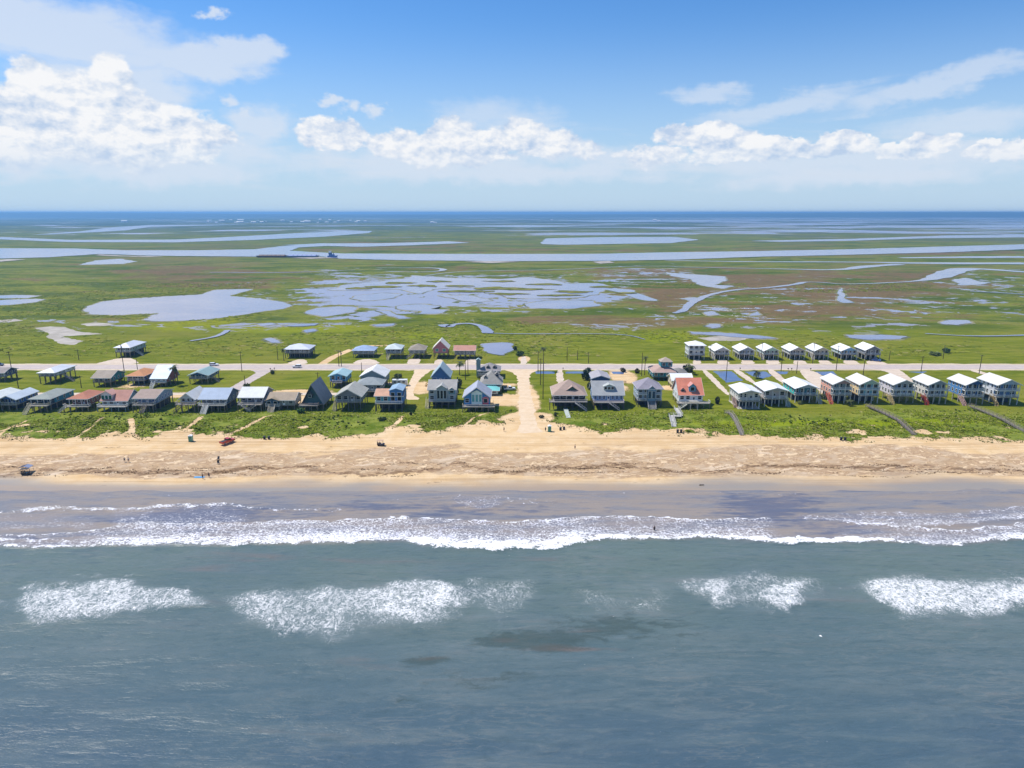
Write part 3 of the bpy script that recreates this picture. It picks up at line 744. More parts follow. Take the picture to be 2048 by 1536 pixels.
for i, (nm, px) in enumerate(PONDS):
    far = min(q[1] for q in px) < 510
    w = [P(*q) for q in px]
    ysz = max(y for x, y in w) - min(y for x, y in w)
    amp = {'lagoon': 1.6, 'pond': 0.9, 'bay': 4.0, 'waterway': 3.0}[nm]
    if not far and nm != 'lagoon' : amp = min(2.2, ysz * 0.05)
    if i == 3: amp = 5.0
    pts = ragged(w, amp, i)
    if not far:
        cx = sum(a for a, _ in pts) / len(pts); cy = sum(c for _, c in pts) / len(pts)
        # a trodden, reedy rim just outside the water line
        n = len(pts); rim = []
        for k in range(n):
            (x0, y0), (x1, y1) = pts[k - 1], pts[(k + 1) % n]
            tx, ty = x1 - x0, y1 - y0; L = math.hypot(tx, ty) + 1e-6
            rim.append((pts[k][0], pts[k][1], ty / L, -tx / L))
        area = sum(pts[k][0] * pts[(k + 1) % n][1] - pts[(k + 1) % n][0] * pts[k][1] for k in range(n))
        s = 1 if area > 0 else -1
        rw = 1.6 if i != 10 else 0.8
        sheet('marsh_bank', [(x + s * nx * rw * (0.5 + random.random()), y + s * ny * rw * 2.2 * (0.5 + random.random())) for x, y, nx, ny in rim], 0.03 + .003 * (i % 7), mbank)
    sheet(nm, pts, 0.07 + 0.006 * i if not far else 0.3 + 0.01 * i, mw)

misl, g, b = new_mat('marsh_island')
p = g.pos()
g.put(b.inputs['Base Color'], g.mix(g.noise(p, 0.09, 6.0, .66).ss(0.38, 0.62), (0.085, 0.105, 0.014), (0.205, 0.195, 0.055)))
b.inputs['Roughness'].default_value = 0.95; b.inputs['Specular IOR Level'].default_value = 0.02
ri = random.Random(12)
ISL = [(985, 577, 62, 3), (1050, 579, 60, 2.4), (915, 572, 40, 2.4), (850, 572, 34, 2.6), (760, 574, 44, 2.4), (800, 566, 36, 2), (1150, 584, 50, 2.6), (1215, 574, 34, 2), (930, 583, 60, 2.2),
       (1010, 588, 50, 2.2), (720, 577, 26, 2), (1090, 569, 44, 1.8), (880, 563, 34, 1.6), (1000, 563, 40, 1.6), (1120, 591, 44, 2), (1250, 586, 28, 2)]
for i, (cx, cy, rx, ry) in enumerate(ISL):
    pts = []
    for k in range(14):
        t = 2 * math.pi * k / 14; q = ri.uniform(.55, 1.15)
        pts.append(P(cx + rx * q * math.cos(t), cy + ry * q * math.sin(t) + ri.uniform(-.5, .5)))
    sheet('marsh_island', ragged(pts, 1.2, 200 + i), 0.34 + .004 * i, misl)

def strip(name, px, wid, z, mat):
    c = chaikin([P(*q) for q in px], 2, closed=False)
    W_ = np.interp(np.linspace(0, 1, len(c)), np.linspace(0, 1, len(wid)), wid)
    L, Rr = [], []
    for k, (x, y) in enumerate(c):
        x0, y0 = c[max(0, k - 1)]; x1, y1 = c[min(len(c) - 1, k + 1)]
        tx, ty = x1 - x0, y1 - y0; l = math.hypot(tx, ty) + 1e-6
        j = W_[k] / 2 * random.uniform(0.8, 1.2)
        L.append((x - ty / l * j, y + tx / l * j)); Rr.append((x + ty / l * j, y - tx / l * j))
    n = len(c)
    me = bpy.data.meshes.new(name)
    me.from_pydata([(x, y, z) for x, y in L + Rr], [], [(k, k + 1, n + k + 1, n + k) for k in range(n - 1)])
    me.update()
    if me.polygons[0].normal.z < 0: me.flip_normals()
    return prop(link(name, me, None, mat), kind='structure')

CREEKS = [([(1348, 627), (1368, 622), (1378, 609), (1392, 601), (1420, 589), (1474, 579), (1526, 577), (1594, 569), (1608, 564), (1645, 565), (1683, 569), (1758, 567), (1847, 562), (1881, 553), (1912, 540), (1950, 537), (2060, 545)], [4, 7, 9, 6, 5, 8, 4, 4, 6, 34, 30, 18]),
          ([(1330, 521), (1500, 524), (1700, 524), (1850, 527), (2060, 527)], [8, 14, 16, 40, 44]),
          ([(1800, 516), (1900, 515), (2060, 514)], [16, 44, 50]),
          ([(1348, 534), (1450, 536), (1550, 538), (1680, 541), (1730, 533), (1800, 529)], [5, 6, 8, 16, 24, 20]),
          ([(850, 552), (900, 545), (958, 542), (1129, 540), (1266, 532), (1350, 533)], [3, 4, 4, 4, 4, 4]),
          ([(752, 536), (820, 536), (868, 536), (890, 539), (880, 543), (830, 545)], [3, 3, 8, 10, 5, 3]),
          ([(884, 650), (898, 655), (908, 649), (940, 647), (962, 652), (975, 662), (975, 667)], [7, 8, 4, 4, 5, 8, 6]),
          ([(975, 667), (1040, 669), (1200, 668), (1260, 671), (1290, 680)], [1.6, 1.6, 1.6, 1.2, 1]),
          ([(420, 545), (560, 546), (650, 543), (710, 540)], [5, 5, 4, 3]),
          ([(380, 683), (430, 675), (450, 666), (455, 661)], [2, 3, 4, 5]),
          ([(1850, 668), (1950, 674), (2060, 671)], [2, 2.5, 3]),
          ([(1940, 583), (2000, 586), (2060, 590)], [4, 5, 5])]
for k, (px, wd) in enumerate(CREEKS):
    strip('creek', px, wd, 0.36 + 0.008 * k, mw)
sheet('mudflat', ragged([P(*q) for q in [(68, 656), (100, 653), (130, 654), (154, 663), (210, 668), (123, 673), (150, 679), (167, 682), (147, 690), (120, 688), (105, 679), (92, 675), (98, 668), (84, 661)]], 0.7, 5), 0.05, mmud)
sheet('mudflat', ragged([P(*q) for q in [(160, 648), (190, 645), (232, 648), (210, 652), (175, 652)]], 0.7, 6), 0.05, mmud)
sheet('mudflat', ragged([P(*q) for q in [(-30, 642), (30, 638), (48, 641), (10, 645)]], 0.7, 7), 0.05, mmud)
sheet('mudflat', ragged([P(*q) for q in [(1395, 676), (1440, 672), (1500, 676), (1480, 682), (1420, 682)]], 0.7, 8), 0.05, mmud)
sheet('sand_bar', ragged([P(*q) for q in [(200, 509.5), (260, 512.5), (330, 513.5), (300, 514.6), (230, 513), (190, 511)]], 2, 9), 0.62, mmud)
sheet('sand_bar', ragged([P(*q) for q in [(580, 516), (640, 515), (670, 516.5), (620, 518)]], 2, 10), 0.62, mmud)
sheet('sand_bar', ragged([P(*q) for q in [(930, 524), (980, 522.5), (1040, 524), (980, 527)]], 2, 11), 0.62, mmud)
sheet('sand_bar', ragged([P(*q) for q in [(1185, 524), (1220, 522.5), (1230, 526), (1200, 528)]], 2, 12), 0.62, mmud)
sheet('sand_bar', ragged([P(*q) for q in [(-60, 523), (20, 519), (52, 519.5), (0, 524)]], 2, 13), 0.62, mmud)

def road_mat(name, c1, c2, c3):
    m, g, b = new_mat(name)
    p = g.pos(); X, Y, Z = g.split(p)
    a = g.noise(p, 0.35, 6.0, 0.65); c = g.noise(g.vec('MULTIPLY', p, (0.02, 0.6, 1)), 1.0, 5.0, 0.6)
    k = g.mix(a.ss(0.35, 0.65), c1, c2)
    k = g.mix(c.ss(0.52, 0.66) * 0.7, k, c3)
    g.put(b.inputs['Base Color'], k); b.inputs['Roughness'].default_value = 0.93
    g.put(b.inputs['Normal'], g.bump(g.noise(p, 4.0, 4.0, .7), 0.25, 0.1))
    return m
m_road = road_mat('worn_pale_road', (0.43, 0.355, 0.325), (0.50, 0.42, 0.37), (0.37, 0.31, 0.295))
m_shoulder = road_mat('shell_shoulder', (0.52, 0.42, 0.285), (0.60, 0.50, 0.36), (0.40, 0.31, 0.18))
m_drive = road_mat('shell_drive', (0.54, 0.43, 0.33), (0.62, 0.51, 0.40), (0.44, 0.34, 0.23))
m_sandroad = road_mat('packed_sand_road', (0.62, 0.455, 0.285), (0.67, 0.52, 0.36), (0.52, 0.38, 0.23))

Yn, Yf = P(1024, 740.5)[1], P(1024, 727.5)[1]
Rn, Rf = P(1024, 738.3)[1], P(1024, 729.8)[1]
def edge_strip(name, y0, y1, z, mat, amp, x0=-900, x1=900, step=3.0):
    xs = np.arange(x0, x1 + 1, step)
    lo = [(x, y0 + (fbm(np.array([x * .15]), np.array([3.3]), 4)[0] - .5) * amp * 2) for x in xs]
    hi_ = [(x, y1 + (fbm(np.array([x * .15]), np.array([8.3]), 5)[0] - .5) * amp * 2) for x in xs]
    n = len(xs); me = bpy.data.meshes.new(name)
    me.from_pydata([(a, c, z) for a, c in lo + hi_], [], [(k, k + 1, n + k + 1, n + k) for k in range(n - 1)])
    me.update()
    return prop(link(name, me, None, mat), kind='structure')
edge_strip('road_shoulder', Yn, Yf, 0.016, m_shoulder, 1.6)
edge_strip('road', Rn, Rf, 0.034, m_road, 0.25)
edge_strip('lane', P(1024, 790)[1], P(1024, 785.5)[1], 0.016, m_drive, 0.8, x0=-260, x1=P(700, 788)[0])

def drive(name, px, mat, z, amp=0.35, seed=0):
    sheet(name, ragged(chaikin([P(*q) for q in px], 1), amp, seed), z, mat)
drive('side_road', [(1004, 739), (1028, 745.5), (1036, 758), (1037, 790), (1037, 815), (1040, 840), (1038, 856), (1030, 866), (1088, 866), (1077, 856), (1071, 840), (1069, 810), (1061, 780), (1059, 752), (1064, 744), (1080, 739)], m_sandroad, 0.022, .7, 1)
drive('side_road', [(498, 739), (512, 744.5), (508, 749), (470, 769), (447, 783), (432, 792), (470, 793), (497, 768), (522, 754), (543, 742), (560, 739)], m_road, 0.022, .3, 2)
drive('side_road', [(826, 739), (830, 742), (818, 765), (812, 785), (806, 800), (846, 799), (824, 790), (832, 768), (846, 752), (862, 741), (868, 739)], m_sandroad, 0.022, .35, 3)
drive('side_road', [(1745, 730), (1754, 724), (1766, 723), (1803, 741), (1832, 766), (1819, 776), (1798, 755), (1766, 741), (1745, 739)], m_drive, 0.026, .3, 4)
DRIVES = [[(185, 729), (205, 724), (238, 716), (266, 716), (282, 729)], [(570, 729), (592, 719), (612, 719), (616, 729)], [(700, 729), (718, 719), (748, 718), (764, 729)],
          [(812, 729), (818, 717), (843, 717), (838, 729)], [(866, 729), (872, 719), (886, 719), (888, 729)], [(928, 729), (934, 718), (954, 718), (954, 729)],
          [(1400, 739), (1414, 739), (1463, 790), (1451, 790)], [(1462, 739), (1477, 739), (1514, 765), (1503, 767)], [(1530, 739), (1548, 739), (1582, 769), (1566, 769)],
          [(1592, 739), (1623, 739), (1668, 765), (1652, 792), (1638, 782)], [(1113, 739), (1126, 739), (1128, 768), (1113, 768)], [(1932, 739), (1950, 739), (1992, 752), (1984, 755)],
          [(1384, 729), (1388, 719), (1402, 719), (1402, 729)], [(1434, 729), (1436, 719), (1452, 719), (1462, 729)], [(1482, 729), (1484, 719), (1503, 719), (1512, 729)],
          [(1532, 729), (1532, 719), (1556, 719), (1562, 729)], [(1588, 729), (1586, 720), (1606, 720), (1618, 729)], [(1640, 729), (1636, 720), (1655, 720), (1668, 729)],
          [(1690, 729), (1684, 720), (1708, 720), (1722, 729)], [(1735, 729), (1732, 721), (1760, 721), (1764, 729)], [(1040, 729), (1043, 714), (1051, 712), (1055, 729)]]
for k, q in enumerate(DRIVES):
    drive('driveway', q, m_drive, 0.040 + 0.004 * (k % 4), .3, 50 + k)
DITCH = [[(1427, 742.5), (1463, 742.5), (1486, 761), (1452, 765), (1440, 754)], [(1489, 743), (1530, 743), (1545, 751), (1526, 757), (1504, 752)], [(1551, 743), (1578, 743), (1574, 748), (1560, 748.5)],
         [(1630, 743), (1668, 743), (1674, 750), (1644, 751)], [(1810, 743.5), (1856, 743), (1844, 746.5)], [(1070, 743), (1109, 743), (1108, 747.5), (1072, 747.5)], [(1131, 743), (1172, 743), (1168, 747), (1131, 747)], [(1222, 743), (1252, 743), (1246, 748.5), (1226, 748)]]
for k, q in enumerate(DITCH):
    sheet('ditch_pond', ragged([P(*a) for a in q], .4, 80 + k), 0.012, mdw)

# ------------------------------------------------------------------ the wooded far shore, its settlement and the air between
mf, g, b = new_mat('far_woods')
p = g.pos()
g.put(b.inputs['Base Color'], g.mix(g.noise(g.vec('MULTIPLY', p, (.002, .0008, .01)), 1.0, 6.0, .65).ss(.35, .65), (0.022, 0.042, 0.020), (0.045, 0.070, 0.028)))
b.inputs['Roughness'].default_value = 1.0
HX = np.arange(-26000, 26001, 130.0)
HY = [11800, 11850, 12300, 13200, 15000, 18000]
def hills_z(X, Y):
    u = 1024 + F * X / (12000 * CP)
    top = np.interp(u, [-400, 0, 120, 230, 400, 700, 1024, 1290, 1340, 1500, 1750, 2048, 2500], [424.8, 425, 425.4, 426.6, 428.2, 429, 429.2, 428.4, 428.4, 427.8, 425.6, 424.6, 424.4])
    h = 80 + (425 - top) * 12000 / F / CP
    prof = np.interp(Y, HY, [0, .55, .8, 1, .9, .3])
    return h * prof * (0.96 + 0.06 * fbm(X * .0009, Y * .0006, 61)) + 3 * vnoise(X * .006, Y * .003, 62) * (prof > 0)
hills = link('hills', grid_mesh('hills', HX, np.array(HY, float), hills_z, lambda X, Y, Z: {}), mat=mf)
prop(hills, kind='structure')

hz_m = bpy.data.materials.new('haze'); hz_m.use_nodes = True
hz_m.node_tree.nodes.clear()
o_ = hz_m.node_tree.nodes.new('ShaderNodeOutputMaterial'); v_ = hz_m.node_tree.nodes.new('ShaderNodeVolumePrincipled')
v_.inputs['Color'].default_value = (0.28, 0.60, 1.0, 1.0)
v_.inputs['Density'].default_value = HAZE = 1.25e-4
v_.inputs['Anisotropy'].default_value = 0.25
hz_m.node_tree.links.new(v_.outputs[0], o_.inputs['Volume'])
hx, hy0, hy1, hz0, hz1 = 33500, -900, 39500, -9.0, 93.0
me = bpy.data.meshes.new('haze')
me.from_pydata([(x, y, z) for z in (hz0, hz1) for y in (hy0, hy1) for x in (-hx, hx)], [], [(0, 2, 3, 1), (4, 5, 7, 6), (0, 1, 5, 4), (2, 6, 7, 3), (0, 4, 6, 2), (1, 3, 7, 5)])
haze = link('haze', me, mat=hz_m)
prop(haze, kind='stuff')

# ------------------------------------------------------------------ house kit
class MB:
    def __init__(s): s.v, s.f = [], []
    def box(s, x0, x1, y0, y1, z0, z1):
        n = len(s.v)
        s.v += [(x, y, z) for z in (z0, z1) for y in (y0, y1) for x in (x0, x1)]
        s.f += [tuple(n + i for i in q) for q in ((0, 2, 3, 1), (4, 5, 7, 6), (0, 1, 5, 4), (2, 6, 7, 3), (0, 4, 6, 2), (1, 3, 7, 5))]
        return s
    def prism(s, poly, vec):
        """polygon (list of 3-d points) pushed along vec"""
        n, m = len(s.v), len(poly)
        a = [Vector(p) for p in poly]; v = Vector(vec)
        nrm = Vector((0, 0, 0))
        for i in range(m): nrm += a[i].cross(a[(i + 1) % m])
        if nrm.dot(v) > 0: a.reverse()
        s.v += [tuple(p) for p in a] + [tuple(p + v) for p in a]
        s.f.append(tuple(range(n, n + m))); s.f.append(tuple(range(n + 2 * m - 1, n + m - 1, -1)))
        for i in range(m):
            j = (i + 1) % m
            s.f.append((n + j, n + i, n + m + i, n + m + j))
        return s
    def bar(s, a, b, w, h=None):
        a, b = Vector(a), Vector(b); d = b - a
        if d.length < 1e-6: return s
        up = Vector((0, 0, 1)) if abs(d.normalized().z) < 0.95 else Vector((0, 1, 0))
        r = d.cross(up).normalized(); u = r.cross(d).normalized()
        h = h or w
        q = [a + r * (i * w / 2) + u * (j * h / 2) for i, j in ((-1, -1), (1, -1), (1, 1), (-1, 1))]
        return s.prism([tuple(p) for p in q], tuple(d))
    def cyl(s, a, b, r0, r1, n=8):
        a, b = Vector(a), Vector(b); d = (b - a).normalized()
        up = Vector((0, 0, 1)) if abs(d.z) < 0.95 else Vector((0, 1, 0))
        r = d.cross(up).normalized(); u = r.cross(d).normalized()
        k = len(s.v)
        for c, rr in ((a, r0), (b, r1)):
            for i in range(n):
                t = 2 * math.pi * i / n
                s.v.append(tuple(c + r * (rr * math.cos(t)) + u * (rr * math.sin(t))))
        for i in range(n):
            j = (i + 1) % n
            s.f.append((k + j, k + i, k + n + i, k + n + j))
        s.f.append(tuple(k + i for i in range(n))); s.f.append(tuple(k + n + i for i in reversed(range(n))))
        return s
    def mesh(s, name):
        me = bpy.data.meshes.new(name); me.from_pydata(s.v, [], s.f); me.update(); return me
    def build(s, name, mat, parent=None, loc=None):
        return link(name, s.mesh(name), parent, mat, loc)

def empty(name, label, cat, loc, group=None, rz=0.0):
    o = bpy.data.objects.new(name, None); COL.objects.link(o)
    o.location = loc; o.rotation_euler = (0, 0, rz); o.empty_display_size = 0.5
    return prop(o, label, cat, group)

MATS = {}
def paint(hexc, kind='wall'):
    k = (hexc, kind)
    if k in MATS: return MATS[k]
    m, g, b = new_mat(kind + '_' + hexc.strip('#'))
    c = lin(hexc)
    p = g.pos()
    if kind == 'wall':
        n = g.noise(g.vec('MULTIPLY', p, (0.5, 0.5, 1.6)), 1.0, 5.0, 0.65)
        g.put(b.inputs['Base Color'], g.mix(n.ss(0.35, 0.75), c, tuple(x * 0.80 for x in c)))
        X, Y, Z = g.split(p)
        g.put(b.inputs['Normal'], g.bump(g.math('FRACT', Z * 5.0), 0.5, 0.03))
        b.inputs['Roughness'].default_value = 0.65
    elif kind == 'roof':
        n = g.noise(g.vec('MULTIPLY', p, (0.35, 0.35, 0.35)), 1.0, 5.0, 0.7)
        n2 = g.noise(p, 3.0, 3.0, 0.7)
        k2 = g.mix(n.ss(0.35, 0.70), c, tuple(x * 0.78 for x in c))
        g.put(b.inputs['Base Color'], g.mix(n2.ss(0.4, 0.7) * 0.5, k2, tuple(x * 0.84 for x in c)))
        b.inputs['Roughness'].default_value = 0.85
        g.put(b.inputs['Normal'], g.bump(n2, 0.4, 0.05))
    elif kind == 'metal':
        n = g.noise(g.vec('MULTIPLY', p, (0.3, 0.3, 0.3)), 1.0, 5.0, 0.65)
        q = g.obj(); X, Y, Z = g.split(q)
        rib = (g.math('PINGPONG', Y * 1.0, 0.45)).ss(0.0, 0.09)
        kk = g.mix(n.ss(0.40, 0.72), c, tuple(x * 0.86 for x in c))
        g.put(b.inputs['Base Color'], g.mix((1.0 - rib) * 0.18, kk, tuple(x * 0.6 for x in c)))
        g.put(b.inputs['Normal'], g.bump(rib, 0.25, 0.05))
        b.inputs['Roughness'].default_value = 0.6
        b.inputs['Metallic'].default_value = 0.08
    elif kind == 'wood':
        n = g.noise(g.vec('MULTIPLY', p, (2.5, 2.5, 0.8)), 1.0, 4.0, 0.65)
        g.put(b.inputs['Base Color'], g.mix(n.ss(0.3, 0.7), c, tuple(x * 0.62 for x in c)))
        b.inputs['Roughness'].default_value = 0.85
    elif kind == 'glass':
        b.inputs['Base Color'].default_value = (*c, 1); b.inputs['Roughness'].default_value = 0.06
        b.inputs['Specular IOR Level'].default_value = 0.35
    elif kind == 'leaf':
        n = g.noise(p, 1.6, 4.0, 0.6)
        g.put(b.inputs['Base Color'], g.mix(n.ss(0.3, 0.7), c, tuple(x * 0.5 for x in c)))
        b.inputs['Roughness'].default_value = 0.75
    elif kind == 'gloss':
        b.inputs['Base Color'].default_value = (*c, 1); b.inputs['Roughness'].default_value = 0.25
        b.inputs['Coat Weight'].default_value = 0.4
    else:
        n = g.noise(p, 2.0, 4.0, 0.6)
        g.put(b.inputs['Base Color'], g.mix(n.ss(0.3, 0.75), c, tuple(x * 0.8 for x in c)))
        b.inputs['Roughness'].default_value = 0.7
    MATS[k] = m
    return m

CACHE = {}
def cached(key, fn):
    if key not in CACHE: CACHE[key] = fn()
    return CACHE[key]
def q10(x): return round(x * 10) / 10

GLASS = '#141c24'
def window(root, x, y, z, w, h, face, trim='#e6e6e2', glass=GLASS):
    """face 'f' front, 'l' left, 'r' right, 'b' back; (x, y, z) is the centre on the wall"""
    w, h = q10(w), q10(h)
    def frame():
        m = MB(); t = 0.12
        m.box(-w / 2 - t, w / 2 + t, -0.07, 0.02, h / 2, h / 2 + t).box(-w / 2 - t, w / 2 + t, -0.09, 0.02, -h / 2 - t, -h / 2)
        m.box(-w / 2 - t, -w / 2, -0.07, 0.02, -h / 2, h / 2).box(w / 2, w / 2 + t, -0.07, 0.02, -h / 2, h / 2)
        m.box(-w / 2, w / 2, -0.05, -0.02, -0.04, 0.04)
        me = m.mesh('window'); me.materials.append(paint(trim, 'trim')); return me
    def pane():
        m = MB().box(-w / 2, w / 2, -0.03, 0.01, -h / 2, h / 2)
        me = m.mesh('pane'); me.materials.append(paint(glass, 'glass')); return me
    o = link('window', cached(('wf', w, h, trim), frame), root, None, (x, y, z))
    o.rotation_euler.z = {'f': 0, 'l': -math.pi / 2, 'r': math.pi / 2, 'b': math.pi}[face]
    link('pane', cached(('wp', w, h, glass), pane), o)
    return o

def rail_mb(m, a, b, z, h=0.95, gap=0.42, t=0.07):
    a, b = Vector((*a, z)), Vector((*b, z)); L = (b - a).length
    if L < 0.3: return
    up = Vector((0, 0, h)); lo = Vector((0, 0, 0.12))
    m.bar(a + up, b + up, 0.12, 0.09); m.bar(a + lo, b + lo, 0.07)
    n = max(2, int(L / gap))
    for i in range(n + 1):
        c = a + (b - a) * (i / n)
        w = 0.11 if i % 4 == 0 else t
        m.bar(c, c + up * (1.05 if i % 4 == 0 else 0.96), w)

def stair(root, x, y, z, direction, wid, col):
    """flight from (x, y, z) down to the ground in the given direction"""
    run = z * 1.35; n = max(5, int(z / 0.19))
    d = {'f': Vector((0, -1, 0)), 'b': Vector((0, 1, 0)), 'l': Vector((-1, 0, 0)), 'r': Vector((1, 0, 0))}[direction]
    s = Vector((-d.y, d.x, 0)); st = Vector((x, y, z))
    fl = empty_part('staircase', root)
    tr = MB(); sg = MB()
    for i in range(n):
        c = st + d * (run * (i + .5) / n) + Vector((0, 0, -z * (i + 1) / n + 0.02))
        tr.bar(c - s * wid / 2, c + s * wid / 2, run / n * 1.05, 0.07)
    for k in (-1, 1):
        a = st + s * (k * wid / 2); e = a + d * run + Vector((0, 0, -z))
        sg.bar(a + Vector((0, 0, -.1)), e + Vector((0, 0, .05)), 0.09, 0.28)
        rl = Vector((0, 0, 0.95))
        sg.bar(a + rl, e + rl, 0.10, 0.12)
        for i in range(6):
            c = a + (e - a) * (i / 5); sg.bar(c, c + rl, 0.09)
    o = sg.build('staircase', paint(col, 'wood'), root)
    t = tr.build('steps', paint(col, 'wood'), o)
    return o
def empty_part(n, r): return None

def slab(m, poly, th=0.2):
    m.prism(poly, (0, 0, -th))

def gable_box(m, x0, x1, y0, y1, z0, z1, za, axis):
    """walls with gable ends under a ridge along axis"""
    if axis == 'y':
        m.prism([(x0, y0, z0), (x1, y0, z0), (x1, y0, z1), ((x0 + x1) / 2, y0, za), (x0, y0, z1)], (0, y1 - y0, 0))
    else:
        ym = y0 + (y1 - y0) * axis
        m.prism([(x0, y0, z0), (x0, y1, z0), (x0, y1, z1), (x0, ym, za), (x0, y0, z1)], (x1 - x0, 0, 0))

def roof_mesh(kind, W, D, ze, rise, oh, frac=0.5, y0=0.0, th=0.2):
    m = MB(); w = W / 2
    if kind == 'gable_y':
        s = rise / w; zl = ze - oh * s
        for k in (-1, 1):
            slab(m, [(0, y0 - oh, ze + rise), (0, D + oh, ze + rise), (k * (w + oh), D + oh, zl), (k * (w + oh), y0 - oh, zl)], th)
    elif kind == 'gable_x':
        ym = y0 + (D - y0) * frac
        s1 = rise / (ym - y0 + 1e-6); s2 = rise / (D - ym + 1e-6)
        slab(m, [(-w - oh, y0 - oh, ze - oh * s1), (w + oh, y0 - oh, ze - oh * s1), (w + oh, ym, ze + rise), (-w - oh, ym, ze + rise)], th)
        slab(m, [(-w - oh, D + oh, ze - oh * s2), (w + oh, D + oh, ze - oh * s2), (w + oh, ym, ze + rise), (-w - oh, ym, ze + rise)], th)
    elif kind == 'hip':
        a, c = w + oh, D + oh; f = y0 - oh
        ins = min(a, (c - f) / 2)
        zt = ze + rise
        if a > (c - f) / 2:
            r0, r1 = (-(a - ins), (c + f) / 2), ((a - ins), (c + f) / 2)
            r0y = r1y = (c + f) / 2
            A, B = (-(a - ins), (c + f) / 2, zt), ((a - ins), (c + f) / 2, zt)
            slab(m, [(-a, f, ze), (a, f, ze), B, A], th); slab(m, [(-a, c, ze), (a, c, ze), B, A], th)
            slab(m, [(-a, f, ze), (-a, c, ze), A], th); slab(m, [(a, f, ze), (a, c, ze), B], th)
        else:
            A, B = (0, f + a, zt), (0, c - a, zt)
            slab(m, [(-a, f, ze), (-a, c, ze), B, A], th); slab(m, [(a, f, ze), (a, c, ze), B, A], th)
            slab(m, [(-a, f, ze), (a, f, ze), A], th); slab(m, [(-a, c, ze), (a, c, ze), B], th)
    elif kind == 'shed':
        slab(m, [(-w - oh, y0 - oh, ze), (w + oh, y0 - oh, ze), (w + oh, D + oh, ze + rise), (-w - oh, D + oh, ze + rise)], th)
    return m

def fascia_mb(kind, W, D, ze, rise, oh, frac=0.5, y0=0.0):
    m = MB(); w = W / 2
    if kind == 'gable_y':
        s = rise / w; zl = ze - oh * s
        for k in (-1, 1):
            m.bar((0, y0 - oh - .04, ze + rise - .1), (k * (w + oh), y0 - oh - .04, zl - .1), 0.06, 0.30)
            m.bar((k * (w + oh + .03), y0 - oh, zl - .11), (k * (w + oh + .03), D + oh, zl - .11), 0.06, 0.26)
    elif kind == 'gable_x':
        ym = y0 + (D - y0) * frac; s1 = rise / (ym - y0 + 1e-6); s2 = rise / (D - ym + 1e-6)
        m.bar((-w - oh, y0 - oh - .03, ze - oh * s1 - .11), (w + oh, y0 - oh - .03, ze - oh * s1 - .11), 0.06, 0.30)
        for k in (-1, 1):
            m.bar((k * (w + oh + .03), y0 - oh, ze - oh * s1 - .1), (k * (w + oh + .03), ym, ze + rise - .1), 0.06, 0.28)
            m.bar((k * (w + oh + .03), D + oh, ze - oh * s2 - .1), (k * (w + oh + .03), ym, ze + rise - .1), 0.06, 0.28)
    else:
        a = w + oh + .03
        m.bar((-a, y0 - oh - .03, ze - .12), (a, y0 - oh - .03, ze - .12), 0.06, 0.26)
        for k in (-1, 1): m.bar((k * a, y0 - oh, ze - .12), (k * a, D + oh, ze - .12), 0.06, 0.26)
    return m

